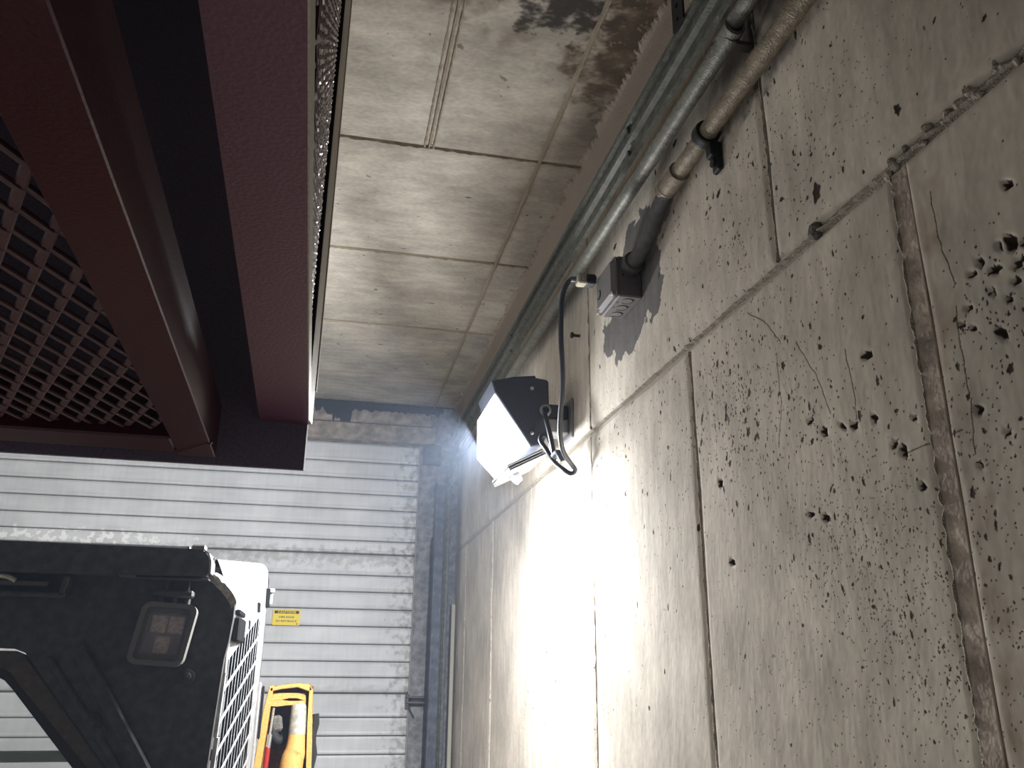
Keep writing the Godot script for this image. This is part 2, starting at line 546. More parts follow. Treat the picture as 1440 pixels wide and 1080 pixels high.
func setup_view() -> void:
	var cam := Camera3D.new()
	cam.name = "camera"
	cam.fov = 2.0 * rad_to_deg(atan(540.0 / 1179.66))
	cam.near = 0.02
	cam.far = 60.0
	var r0 := Vector3(0.977512, 0.009698, 0.210658)
	cam.transform = Transform3D(Basis(r0, Vector3(-0.077538, 0.945495, 0.316270), Vector3(-0.196109, -0.325492, 0.924985)).orthonormalized(), P(0, 0, 0))
	add_child(cam)
	cam.current = true
	var e := Environment.new()
	e.background_mode = Environment.BG_COLOR
	e.background_color = Color(0.02, 0.02, 0.022)
	e.tonemap_mode = Environment.TONE_MAPPER_LINEAR
	e.tonemap_exposure = 1.0
	e.volumetric_fog_enabled = true
	e.volumetric_fog_density = 0.012
	e.volumetric_fog_albedo = Color(0.80, 0.88, 1.0)
	e.sdfgi_enabled = true
	e.ssao_enabled = true
	e.ssil_enabled = true
	var we := WorldEnvironment.new()
	we.name = "environment"
	we.environment = e
	add_child(we)


func make_noise() -> void:
	fine = noise_tex(5, 0.05, 0.80, 1.0)
	blotch = noise_tex(6, 0.012, 0.62, 1.0, 5)
	bumpy = noise_tex(7, 0.06, 0.0, 1.0)


func uv_mat(called: String, maps: Array, bump: float, rough := 0.9) -> StandardMaterial3D:
	var m := StandardMaterial3D.new()
	m.resource_name = called
	m.albedo_texture = maps[0]
	m.roughness = rough
	m.metallic_specular = 0.35
	if maps.size() > 1:
		m.heightmap_enabled = true
		m.heightmap_texture = maps[1]
		m.heightmap_scale = bump
	return m


# one form panel's face of the right wall: a fine grid with eased edges and the large pits as real hollows
func wall_panel(parent: Node, z0: float, z1: float, h0: float, h1: float, cell: float, m: Material, za: float, zb: float, seed_: int) -> void:
	var n := noise(seed_, 2.2, 3)
	var zs := []
	var hs := []
	for k in [[z0, z1, zs], [h1, h0, hs]]:
		var len: float = absf(k[1] - k[0])
		var cnt := maxi(4, int(len / cell))
		if k[0] == h1 and h0 < -0.6:
			var seen := h1 + 0.5
			cnt = maxi(4, int(seen / cell))
			for i in cnt + 1:
				hs.append(h1 - seen * i / cnt)
			for i in range(1, 7):
				hs.append(-0.5 + (h0 + 0.5) * i / 6.0)
		else:
			for i in cnt + 1:
				k[2].append(lerpf(k[0], k[1], float(i) / cnt))
	var st := SurfaceTool.new()
	st.begin(Mesh.PRIMITIVE_TRIANGLES)
	st.set_smooth_group(0)
	var nz := zs.size()
	var nh := hs.size()
	for j in nh:
		for i in nz:
			var z: float = zs[i]
			var h: float = hs[j]
			var ed := minf(minf(absf(z - z0), absf(z - z1)), minf(absf(h - h0), absf(h - h1)))
			var x := W + 0.0025 * n.get_noise_2d(z, h)
			x += 0.006 * pow(clampf(1.0 - ed / 0.010, 0.0, 1.0), 2.0)
			if h0 < 0.5 and z > -1.25:
				for q in PITS:
					var dz: float = z - q[0]
					var dh: float = h - q[1]
					if absf(dz) < 0.03 and absf(dh) < 0.03:
						var t := deg_to_rad(q[4])
						var a: float = (-dz * cos(t) - dh * sin(t)) / q[2]
						var b: float = (dz * sin(t) - dh * cos(t)) / q[3]
						x += 0.007 * clampf(1.25 - a * a - b * b, 0.0, 1.0)
			st.set_uv(Vector2((za - z) / (za - zb), (H - h) / 1.86))
			st.add_vertex(P(x, h, z))
	for j in nh - 1:
		for i in nz - 1:
			var a := j * nz + i
			for q in [a, a + nz, a + 1, a + 1, a + nz, a + nz + 1]:
				st.add_index(q)
	obj("concrete_panel", st, m, parent)


func build_room() -> void:
	var rough_wall := mat("old_concrete", Color(0.77, 0.74, 0.69), 0.9, 0.0, 1.5, fine, 0.15)
	var bounce_white := mat("bounce_white_wall", Color(0.91, 0.905, 0.89), 0.8, 0.0, 1.5, fine, 0.1)  # unseen walls whitened and set close to raise the bounced light
	var floor_m := mat("floor_concrete", Color(0.90, 0.895, 0.88), 0.75, 0.0, 1.2, fine, 0.2)  # floor made near-white to raise the bounced light
	var st := mb()
	box(st, P(-0.75, -EYE - 0.1, -1.2), Vector3(3.2, 0.2, 6.5), 0.0)
	struct("floor", st, floor_m, "concrete floor of the bay below the frame, whitened to bounce light")
	st = mb()
	box(st, P(-2.2, -0.22, -1.2), Vector3(0.2, EYE * 2 - 0.44, 6.5), 0.0)
	struct("wall_left", st, bounce_white, "unseen left wall of the bay, set close and whitened to bounce light")
	st = mb()
	box(st, P(-0.75, -0.22, 1.95), Vector3(2.9, EYE * 2 - 0.44, 0.2), 0.0)
	struct("wall_back", st, bounce_white, "unseen wall behind the viewer, set close and whitened to bounce light")

	# right wall: slab, form panels, and the fins and fills between them
	st = mb()
	box(st, P(W + 0.116, -0.22, -1.2), Vector3(0.2, EYE * 2 - 0.44, 6.5), 0.0)
	var near := wall_maps(-0.25, -2.25, 2048, 11)
	var far := wall_maps(-2.25, -4.25, 1024, 23)
	var m_near := uv_mat("wall_near", near, 0.10)
	var m_far := uv_mat("wall_far_part", far, 0.12)
	var joint_m := mat("joint_mortar", Color(0.78, 0.745, 0.69), 0.95, 0.0, 9.0, fine, 0.35)
	var brown_m := mat("joint_fill_brown", Color(0.80, 0.745, 0.685), 0.95, 0.0, 3.0, blotch, 0.15)
	var wall := struct("wall_right", st, joint_m, "cast concrete right wall with form panel seams and bug holes")
	var jh := 0.567
	var zs := [-0.109, -0.719, -1.323, -1.934, -2.56, -3.20, -3.84, -4.19]
	for k in zs.size() - 1:
		var isnear: bool = zs[k + 1] > -2.0
		wall_panel(wall, zs[k] - (0.023 if k == 1 else 0.0), zs[k + 1] + (0.0 if k == 0 else 0.0), -EYE, jh - 0.0065, 0.0045 if zs[k + 1] > -1.5 else 0.012, m_near if isnear else m_far, -0.25 if isnear else -2.25, -2.25 if isnear else -4.25, 40 + k)
	var us := [-0.10, -1.005, -1.930, -2.85, -3.55, -4.19]
	for k in us.size() - 1:
		var isnear: bool = us[k + 1] > -2.0
		wall_panel(wall, us[k], us[k + 1], jh + 0.0065, H, 0.010, m_near if isnear else m_far, -0.25 if isnear else -2.25, -2.25 if isnear else -4.25, 60 + k)
	for z in [[1.85, -0.109]]:
		st = mb()
		box(st, P(W + 0.01, -0.22, (z[0] + z[1]) / 2), Vector3(0.02, EYE * 2 - 0.44, z[0] - z[1]), 0.001)
		obj("concrete_panel", st, rough_wall, wall)
	var out := Vector3(-1, 0, 0)
	st = mb()
	fin(st, P(W + 0.003, jh + 0.0005, -0.1), P(W + 0.003, jh + 0.0005, -1.9), Vector3.UP, out, 0.0062, 0.0055, 5, 0.006)
	obj("joint_ridge", st, joint_m, wall)
	st = mb()
	box(st, P(W + 0.0085, jh, -2.15), Vector3(0.008, 0.03, 4.08), 0.001)
	obj("joint_fill", st, joint_m, wall)
	st = mb()
	fin(st, P(W + 0.004, jh, -1.9), P(W + 0.004, jh, D), Vector3.UP, out, 0.012, 0.004, 7)
	obj("joint_ridge", st, joint_m, wall)
	st = mb()
	var r := RandomNumberGenerator.new()
	r.seed = 3
	for k in 46:   # crumbly mortar along the near end of the level joint
		var z := -0.35 - r.randf() * 0.42
		var c := P(W + 0.002, jh + 0.004 + r.randfn() * 0.006, z)
		box(st, c, Vector3(0.008, 0.005 + r.randf() * 0.008, 0.006 + r.randf() * 0.012), 0.003, Basis(Vector3(r.randf(), r.randf(), r.randf()).normalized(), r.randf()))
	obj("crumbled_mortar", st, joint_m, wall).set_meta("kind", "stuff")
	var kn := mb()
	box(kn, P(W, 0.571, -0.901), Vector3(0.016, 0.024, 0.022), 0.006, Basis(Vector3.RIGHT, 0.5))
	obj("mortar_knot", kn, mat("knot", Color(0.45, 0.42, 0.39), 0.9, 0.0, 9.0, fine, 0.3), wall)
	st = mb()
	box(st, P(W + 0.0055, jh - 1.16, -0.730), Vector3(0.0095, 2.3, 0.028), 0.001)
	obj("joint_fill", st, brown_m, wall, "brown mortar strip in the near vertical seam")
	st = mb()
	fin(st, P(W + 0.003, jh - 0.01, -0.744), P(W + 0.003, -0.6, -0.744), Vector3.FORWARD, out, 0.006, 0.004, 15, 0.006)
	obj("joint_ridge", st, joint_m, wall)
	st = mb()
	fin(st, P(W + 0.003, jh - 0.01, -1.329), P(W + 0.003, -0.6, -1.323), Vector3.FORWARD, out, 0.006, 0.0025, 16, 0.006)
	obj("joint_ridge", st, joint_m, wall)
	for z in [-1.934, -2.56, -3.20, -3.84]:
		st = mb()
		fin(st, P(W + 0.003, jh - 0.01, z), P(W + 0.003, -0.9, z), Vector3.FORWARD, out, 0.008, 0.0045 if z < -2.0 else 0.002, int(-z * 100), 0.01)
		obj("joint_ridge", st, joint_m, wall)
	for z in [-1.005, -1.930]:
		st = mb()
		fin(st, P(W + 0.003, H, z), P(W + 0.003, jh + 0.01, z), Vector3.FORWARD, out, 0.006, 0.003, int(-z * 100), 0.01)
		obj("joint_ridge", st, joint_m, wall)

	# ceiling: slab and the board-marked panels under it
	st = mb()
	box(st, P(-0.75, H + 0.106, -1.2), Vector3(3.2, 0.2, 6.5), 0.0)
	var ceil_m := uv_mat("ceiling_concrete", ceiling_maps(), 0.18)
	var ceil_plain := mat("ceiling_plain", Color(0.60, 0.555, 0.48), 0.9, 0.0, 1.5, blotch, 0.25)
	var ceil := struct("ceiling", st, ceil_plain, "stained board marked concrete ceiling with seams")
	var rows := [-1.0, -1.90, -2.515, -3.14, -3.75, D]
	for k in rows.size() - 1:
		var xs := [-0.60, 0.172, 0.474, W] if k == 0 else [-0.60, 0.474, W]
		for i in xs.size() - 1:
			ceiling_panel(ceil, xs[i], xs[i + 1], rows[k], rows[k + 1], ceil_m)
	for b in [[-2.1, -0.60, -1.0, D], [-2.1, W, 1.85, -1.0]]:
		st = mb()
		box(st, P((b[0] + b[1]) / 2, H + 0.005, (b[2] + b[3]) / 2), Vector3(b[1] - b[0], 0.01, b[2] - b[3]), 0.001)
		obj("concrete_panel", st, ceil_plain, ceil)
	var cj := mat("ceiling_seam", Color(0.66, 0.61, 0.53), 0.95, 0.0, 9.0, fine, 0.3)
	st = mb()
	fin(st, P(0.474, H - 0.001, -1.0), P(0.474, H - 0.001, D), Vector3.RIGHT, Vector3.DOWN, 0.014, 0.004, 33, 0.02)
	obj("joint_ridge", st, cj, ceil)
	st = mb()
	for x in [0.160, 0.172, 0.184]:
		fin(st, P(x, H - 0.001, -1.0), P(x, H - 0.001, -1.9), Vector3.RIGHT, Vector3.DOWN, 0.007, 0.0035, int(x * 1000), 0.01)
	obj("joint_ridge", st, cj, ceil)
	for z in [-1.90, -2.515, -3.14, -3.75]:
		st = mb()
		fin(st, P(-0.6, H - 0.001, z), P(W, H - 0.001, z), Vector3.FORWARD, Vector3.DOWN, 0.007, 0.0035, int(-z * 100), 0.01)
		obj("joint_ridge", st, cj, ceil)

	# the ragged mortar bead in the corner between the ceiling and the right wall
	st = mb()
	var n := noise(91, 7.0, 4)
	var prev := []
	for k in 640:
		var z := -1.0 - 3.19 * k / 639.0
		var w := 0.030 + 0.016 * n.get_noise_2d(z * 1.5, 0) + 0.012 * n.get_noise_2d(z * 9.0, 5)
		var row := [P(W - w, H + 0.001, z), P(W - w * 0.9, H - 0.006, z), P(W - 0.020, H - 0.012 + 0.002 * n.get_noise_2d(z * 4.0, 9), z), P(W - 0.002, H - 0.07 - 0.004 * n.get_noise_2d(z * 3.0, 3), z), P(W + 0.006, H - 0.075, z)]
		if k:
			for i in 4:
				face(st, [prev[i], prev[i + 1], row[i + 1], row[i]], P(W + 0.05, H + 0.05, z))
		prev = row
	struct("trim_1", st, mat("corner_mortar", Color(0.70, 0.65, 0.59), 0.95, 0.0, 8.0, fine, 0.3), "ragged pinkish mortar bead along the ceiling corner")

	# far wall: jambs and header round the door opening
	var far_m := mat("far_wall_concrete", Color(0.60, 0.57, 0.53), 0.9, 0.0, 2.2, blotch, 0.3)
	st = mb()
	box(st, P(0.613, -0.22, D - 0.1), Vector3(0.40, EYE * 2 - 0.44, 0.2), 0.004)
	var fw := struct("wall_far", st, mat("jamb_steel", Color(0.58, 0.58, 0.59), 0.8, 0.0, 3.0, blotch, 0.3), "far wall round the door, grey mottled jamb at its right")
	st = mb()
	box(st, P(-2.0, -0.22, D - 0.1), Vector3(0.22, EYE * 2 - 0.44, 0.2), 0.004)
	obj("jamb", st, far_m, fw)
	st = mb()
	box(st, P(-0.75, 1.235, D - 0.12), Vector3(2.68, 0.27, 0.16), 0.0)
	obj("header_core", st, far_m, fw)
	var hb := mat("header_board", Color(0.64, 0.60, 0.55), 0.85, 0.0, 2.6, blotch, 0.3)
	for b in [[1.197, 1.268, 0.040, 0.46], [1.100, 1.190, 0.055, 0.485]]:
		st = mb()
		box(st, P((b[3] - 2.1) / 2, (b[0] + b[1]) / 2, D - 0.02 + b[2] / 2), Vector3(b[3] + 2.1, b[1] - b[0], b[2]), 0.004)
		obj("header_board", st, hb, fw)
	st = mb()   # flaking tar left along the top of the header
	var tn := noise(17, 22.0, 4)
	prev = []
	for k in 260:
		var x := -0.9 + 1.42 * k / 259.0
		var low := 1.268 - 0.018 + 0.055 * tn.get_noise_2d(x, 0) - (0.052 if x > -0.04 and x < 0.05 else 0.0)
		low = minf(low, 1.283)
		if x > 0.06:
			low = lerpf(low, 1.27, 0.6)
		var row := [P(x, 1.300 + 0.012 * tn.get_noise_2d(x, 20), D + 0.026), P(x, low, D + 0.026), P(x, low, D + 0.015)]
		if k:
			for i in 2:
				face(st, [prev[i], prev[i + 1], row[i + 1], row[i]], P(x, 1.28, D))
		prev = row
	obj("tar_flakes", st, mat("tar", Color(0.17, 0.175, 0.19), 0.8, 0.0, 9.0, fine, 0.3), fw, "dark flaking strip under the ceiling")


func ceiling_panel(parent: Node, x0: float, x1: float, z0: float, z1: float, m: Material) -> void:
	var n := noise(int(absf(x0 * 31 + z0 * 77)) + 5, 2.0, 3)
	var st := SurfaceTool.new()
	st.begin(Mesh.PRIMITIVE_TRIANGLES)
	st.set_smooth_group(0)
	var nx := maxi(5, int((x1 - x0) / 0.012))
	var nz := maxi(5, int((z0 - z1) / 0.012))
	for j in nz + 1:
		for i in nx + 1:
			var x := lerpf(x0, x1, float(i) / nx)
			var z := lerpf(z0, z1, float(j) / nz)
			var ed := minf(minf(x - x0, x1 - x), minf(z0 - z, z - z1))
			var y := H - 0.0025 * n.get_noise_2d(x, z) + 0.005 * pow(clampf(1.0 - ed / 0.014, 0.0, 1.0), 2.0)
			st.set_uv(Vector2((x + 0.6) / 1.21, (-1.0 - z) / (-1.0 - D)))
			st.add_vertex(P(x, y, z))
	for j in nz:
		for i in nx:
			var a := j * (nx + 1) + i
			for q in [a, a + nx + 1, a + 1, a + 1, a + nx + 1, a + nx + 2]:
				st.add_index(q)
	obj("concrete_panel", st, m, parent)


func build_door() -> void:
	var m := uv_mat("door_paint", [door_map()], 0.0, 0.45)
	var dark := mat("door_groove", Color(0.33, 0.33, 0.33), 0.7, 0.2, 4.0, fine)
	var st := mb()
	box(st, P(-0.75, -0.325, D - 0.055), Vector3(2.32, 2.85, 0.03), 0.0)
	var door := struct("door_1", st, dark, "white ribbed sectional overhead door with scuffs, pencil notes and grime")
	var hs := [1.10, 1.002, 0.918, 0.838, 0.760, 0.680, 0.606, 0.540, 0.439, 0.360, 0.279, 0.199, 0.119, 0.041, -0.030, -0.101, -0.204, -0.283, -0.362, -0.441, -0.520, -0.60, -0.68, -0.76, -0.86, -0.94, -1.02, -1.1, -1.18, -1.26, -1.34, -1.42, -1.52, -1.60, -1.68, -1.75]
	for k in hs.size() - 1:
		var top: float = hs[k]
		var low: float = hs[k + 1]
		var gap := 0.0025
		var section := absf(low - 0.540) < 0.001 or absf(low + 0.101) < 0.001 or absf(low + 0.76) < 0.001
		if section:
			gap = 0.006
		var flat_ := top < -0.15
		st = SurfaceTool.new()
		st.begin(Mesh.PRIMITIVE_TRIANGLES)
		st.set_smooth_group(-1)
		var x0 := -1.9
		var x1 := 0.409
		# rib profile (height, depth): a lip, a shallow slope, a rounded foot turning into the groove
		var d := 0.006 if not flat_ else 0.002
		var prof := [Vector2(top, -0.012), Vector2(top - 0.001, -d), Vector2(top - 0.010, 0.0), Vector2(low + 0.022, 0.0), Vector2(low + gap + 0.010, 0.0025), Vector2(low + gap + 0.003, 0.0), Vector2(low + gap, -0.012)]
		for i in prof.size() - 1:
			var a: Vector2 = prof[i]
			var b: Vector2 = prof[i + 1]
			var xx := [x0, -1.7, -0.6, x1]
			for j in 3:
				var q := [P(xx[j], a.x, D - 0.03 + a.y), P(xx[j + 1], a.x, D - 0.03 + a.y), P(xx[j + 1], b.x, D - 0.03 + b.y), P(xx[j], b.x, D - 0.03 + b.y)]
				for w in [0, 1, 2, 0, 2, 3]:
					var p: Vector3 = q[w]
					st.set_uv(Vector2((p.x + 1.7) / 2.11, (1.10 - (p.y - EYE)) / 1.55))
					st.add_vertex(p)
		obj("slat", st, m, door)
	st = mb()
	box(st, P(0.414, -0.325, D - 0.028), Vector3(0.008, 2.85, 0.03), 0.002)
	obj("edge_strip", st, mat("door_edge", Color(0.72, 0.71, 0.69), 0.6, 0.0, 5.0, fine), door)
	# hinge rod and roller bracket at the section joint
	var steel := mat("hinge_steel", Color(0.36, 0.36, 0.37), 0.5, 0.7, 6.0, fine)
	var o := thing("roller_hinge", "dark steel roller hinge rod at the lower section joint of the white door", "hinge", P(0.40, -0.16, D))
	var L := func(x, h, z): return Vector3(x - 0.40, h + 0.16, z - D)
	for h in [-0.112, -0.136]:
		st = mb()
		cyl(st, L.call(0.398, h, D + 0.035), L.call(0.503, h, D + 0.035), 0.006, -1, 10)
		obj("rod", st, steel, o)
	st = mb()
	box(st, L.call(0.402, -0.123, D + 0.012), Vector3(0.012, 0.05, 0.05), 0.002)
	obj("bracket", st, steel, o)
	st = mb()
	box(st, L.call(0.497, -0.126, D + 0.035), Vector3(0.016, 0.05, 0.03), 0.003)
	obj("bracket", st, steel, o)
	st = mb()
	tube(st, [L.call(0.41, -0.14, D + 0.035), L.call(0.415, -0.165, D + 0.02), L.call(0.43, -0.19, D + 0.012), L.call(0.438, -0.20, D + 0.012)], 0.003, 8)
	obj("wire", st, steel, o)


func sweep(st: SurfaceTool, path: Array, prof: Array, side: Vector3) -> void:
	st.set_smooth_group(-1)
	var prev := []
	for k in path.size():
		var t: Vector3 = (path[mini(k + 1, path.size() - 1)] - path[maxi(k - 1, 0)]).normalized()
		var u := side.cross(t).normalized()
		var row := []
		for q in prof:
			row.append(path[k] + side * q.x + u * q.y)
		if k:
			for i in prof.size():
				var j := (i + 1) % prof.size()
				quad(st, prev[i], row[i], row[j], prev[j])
		prev = row


func build_track() -> void:
	var galv := mat("galvanized_track", Color(0.44, 0.45, 0.415), 0.6, 0.2, 5.0, blotch, 0.1)
	var o := thing("door_track", "galvanized overhead door track that climbs the far corner, curves and runs along the ceiling edge", "door track", P(0.53, -EYE, -4.08))
	var L := func(x, h, z): return P(x, h, z) - o.position
	var run := func(x: float, rad: float, top: float) -> Array:
		var p := []
		p.append(L.call(x, -1.74, -3.75 - rad))
		p.append(L.call(x, 0.77, -3.75 - rad))
		for k in range(1, 13):
			var a := PI / 2 * k / 12.0
			p.append(L.call(x, 0.77 + (top - 0.77) * sin(a), -3.75 - rad * cos(a)))
		p.append(L.call(x, top, -2.0))
		p.append(L.call(x, top, -0.5))
		return p
	# rolled channel: web with two lips that leave a light ridge in the middle
	var st := mb()
	sweep(st, run.call(0.552, 0.335, 1.055), [Vector2(0.0, 0.050), Vector2(0.0, -0.048), Vector2(-0.014, -0.048), Vector2(-0.014, -0.036), Vector2(-0.003, -0.036), Vector2(-0.003, -0.008), Vector2(-0.013, -0.003), Vector2(-0.013, 0.007), Vector2(-0.003, 0.012), Vector2(-0.003, 0.042), Vector2(-0.010, 0.042), Vector2(-0.010, 0.050)], Vector3.RIGHT)
	obj("channel", st, galv, o)
	for z in [-0.75, -1.42, -2.6, -3.4]:
		for h in [1.085, 1.030]:
			st = mb()
			cyl(st, L.call(0.550, h, z), L.call(0.542, h, z), 0.006, -1, 10)
			obj("bolt", st, galv, o)
	# flat angle that carries the vertical track against the jamb
	st = mb()
	box(st, L.call(0.530, -0.43, -4.135), Vector3(0.082, 2.64, 0.006), 0.001)
	box(st, L.call(0.492, -0.43, -4.105), Vector3(0.006, 2.64, 0.06), 0.001)
	obj("track_angle", st, mat("track_angle_paint", Color(0.42, 0.44, 0.49), 0.6, 0.3, 3.0, blotch), o)
	st = mb()
	box(st, L.call(0.592, -0.72, -4.10), Vector3(0.018, 2.05, 0.05), 0.002)
	obj("seal_strip", st, mat("seal_strip", Color(0.74, 0.72, 0.66), 0.7, 0.0, 6.0, fine), o, "pale wooden seal strip")
	st = mb()
	cyl(st, L.call(0.480, -1.70, -4.10), L.call(0.480, 0.62, -4.10), 0.0035, -1, 8)
	obj("lift_cable", st, mat("cable", Color(0.16, 0.17, 0.19), 0.6, 0.5), o)
	for h in [0.28, 0.16, 0.03, -0.2]:
		st = mb()
		cyl(st, L.call(0.545, h, -4.133), L.call(0.545, h, -4.124), 0.010, 0.008, 8)
		obj("bolt", st, galv, o)
	st = mb()   # short header plate at the head of the jamb
	box(st, L.call(0.47, 1.045, -4.165), Vector3(0.09, 0.10, 0.04), 0.004)
	obj("head_bracket", st, mat("head_bracket", Color(0.38, 0.40, 0.44), 0.6, 0.3, 3.0, blotch), o)

	# black slotted hanger that holds the track from the ceiling
	var hg := thing("track_hanger", "black slotted angle iron hanging the door track from the ceiling at the top edge", "bracket", P(0.535, 1.105, -1.115))
	st = mb()
	var holes := rounded(0.010, 0.010, 0.004, 2)
	var b := Basis(Vector3(0, 0, 1), Vector3(0.0, 1.0, 0), Vector3(-1.0, 0.0, 0))
	for k in 7:
		ring(st, rounded(0.044, 0.030, 0.0005, 2), holes, Transform3D(b, b.y * 0.030 * k), 0.0, 0.004)
	obj("slotted_strap", st, mat("black_steel", Color(0.05, 0.05, 0.055), 0.55, 0.4), hg)


func build_floodlight() -> void:
	var o := thing("wall_floodlight", "dark wall floodlight with blazing white lens on the right wall, blue haze put into its colour", "floodlight", P(0.53, 0.60, -2.15))
	var L := func(x, h, z): return P(x, h, z) - o.position
	var hazed := mat("hazed_housing", Color(0.30, 0.32, 0.37), 0.45, 0.3, 6.0, fine)  # housing colour lifted towards blue to carry the haze round the lamp
	var t := Transform3D(Basis.IDENTITY, L.call(0.0, 0.0, 0.0))
	var st := mb()
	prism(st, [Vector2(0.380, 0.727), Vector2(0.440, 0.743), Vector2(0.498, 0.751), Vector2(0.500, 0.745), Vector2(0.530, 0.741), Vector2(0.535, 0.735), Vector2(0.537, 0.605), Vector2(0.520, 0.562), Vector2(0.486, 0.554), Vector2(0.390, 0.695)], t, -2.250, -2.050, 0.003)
	obj("housing", st, hazed, o)
	var glow := StandardMaterial3D.new()
	glow.resource_name = "lens_glow"
	glow.albedo_color = Color(0.9, 0.9, 0.9)
	glow.roughness = 0.2
	glow.emission_enabled = true
	glow.emission = Color(1.0, 0.985, 0.96)
	glow.emission_energy_multiplier = 4.0
	st = mb()
	prism(st, [Vector2(0.3895, 0.693), Vector2(0.4845, 0.556), Vector2(0.430, 0.508), Vector2(0.379, 0.562), Vector2(0.377, 0.672)], t, -2.246, -2.054, 0.004)
	obj("lens", st, glow, o)
	var frame := mat("lens_frame", Color(0.62, 0.63, 0.66), 0.4, 0.5, 6.0, fine)
	st = mb()   # the layered bottom rim that holds the glass
	for q in [[0.0, 0.010], [0.013, 0.006], [0.022, 0.009]]:
		var nrm := Vector2(0.46, -0.89)
		var a: Vector2 = Vector2(0.424, 0.499) + nrm * q[0] * 0.6
		var e: Vector2 = Vector2(0.524, 0.551) + nrm * q[0] * 0.6
		var mid := (a + e) / 2
		var bs := Basis(Vector3((e - a).normalized().x, (e - a).normalized().y, 0), Vector3(nrm.x, nrm.y, 0) * -1.0, Vector3(0, 0, 1))
		box(st, L.call(mid.x, mid.y, -2.15), Vector3(a.distance_to(e), q[1] * 0.6, 0.206), 0.002, bs)
	obj("lens_frame", st, frame, o, "pale metal rim below the lens")
	st = mb()
	cyl(st, L.call(0.462, 0.494, -2.16), L.call(0.474, 0.505, -2.16), 0.022, -1, 20)
	obj("latch_boss", st, frame, o)
	var screw := mat("screw_steel", Color(0.75, 0.75, 0.77), 0.3, 0.9)
	for q in [[0.489, 0.714], [0.489, 0.591]]:
		st = mb()
		lathe(st, L.call(q[0], q[1], -2.051), Vector3(0, 0, 1), [Vector2(0.0055, 0), Vector2(0.0050, 0.003), Vector2(0.003, 0.0045), Vector2(0.0, 0.0048)], 12)
		obj("screw", st, screw, o)
	st = mb()
	lathe(st, L.call(0.5245, 0.655, -2.052), Vector3(0, 0, 1), [Vector2(0.016, 0), Vector2(0.016, 0.008), Vector2(0.013, 0.011), Vector2(0.009, 0.011), Vector2(0.009, 0.002)], 18)
	obj("cord_hub", st, mat("hub", Color(0.55, 0.56, 0.58), 0.45, 0.4), o)
	st = mb()
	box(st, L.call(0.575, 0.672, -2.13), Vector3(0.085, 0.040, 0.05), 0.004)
	obj("wall_arm", st, hazed, o)
	st = mb()
	box(st, L.call(0.570, 0.630, -2.13), Vector3(0.074, 0.042, 0.06), 0.004)
	box(st, L.call(0.607, 0.650, -2.13), Vector3(0.008, 0.11, 0.11), 0.002)
	obj("wall_box", st, mat("grey_box", Color(0.55, 0.55, 0.56), 0.5, 0.3), o)
	# the light itself, just in front of the lens
	var a := AreaLight3D.new()
	a.name = "floodlight_light"
	a.area_size = Vector2(0.19, 0.10)
	a.light_energy = LAMP * 0.355
	a.light_color = Color(0.985, 0.99, 1.0)
	a.shadow_enabled = true
	a.area_range = 12.0
	var nrm := Vector3(-0.84, -0.47, -0.24).normalized()
	a.transform = Transform3D(Basis.looking_at(nrm, Vector3.UP), P(0.364, 0.570, -2.15))
	add_child(a)
	var b := SpotLight3D.new()   # spot for the lower slope of the lens, tilted to brighten the wall
	b.name = "floodlight_light"
	b.light_size = 0.05
	b.spot_angle = 89.0
	b.spot_angle_attenuation = 0.8
	b.spot_range = 12.0
	b.spot_attenuation = 2.0
	b.light_energy = LAMP * 0.135
	b.light_color = a.light_color
	b.shadow_enabled = true
	b.transform = Transform3D(Basis.looking_at(Vector3(0.62, -0.80, 0.0), Vector3.FORWARD), P(0.420, 0.474, -2.15))
	add_child(b, true)
	var c := OmniLight3D.new()   # what the bulging glass lets out to the sides
	c.name = "floodlight_light"
	c.light_size = 0.05
	c.light_energy = LAMP * 0.027
	c.light_color = a.light_color
	c.shadow_enabled = true
	c.omni_range = 12.0
	c.omni_attenuation = 2.0
	c.position = P(0.402, 0.535, -2.15)
	add_child(c, true)


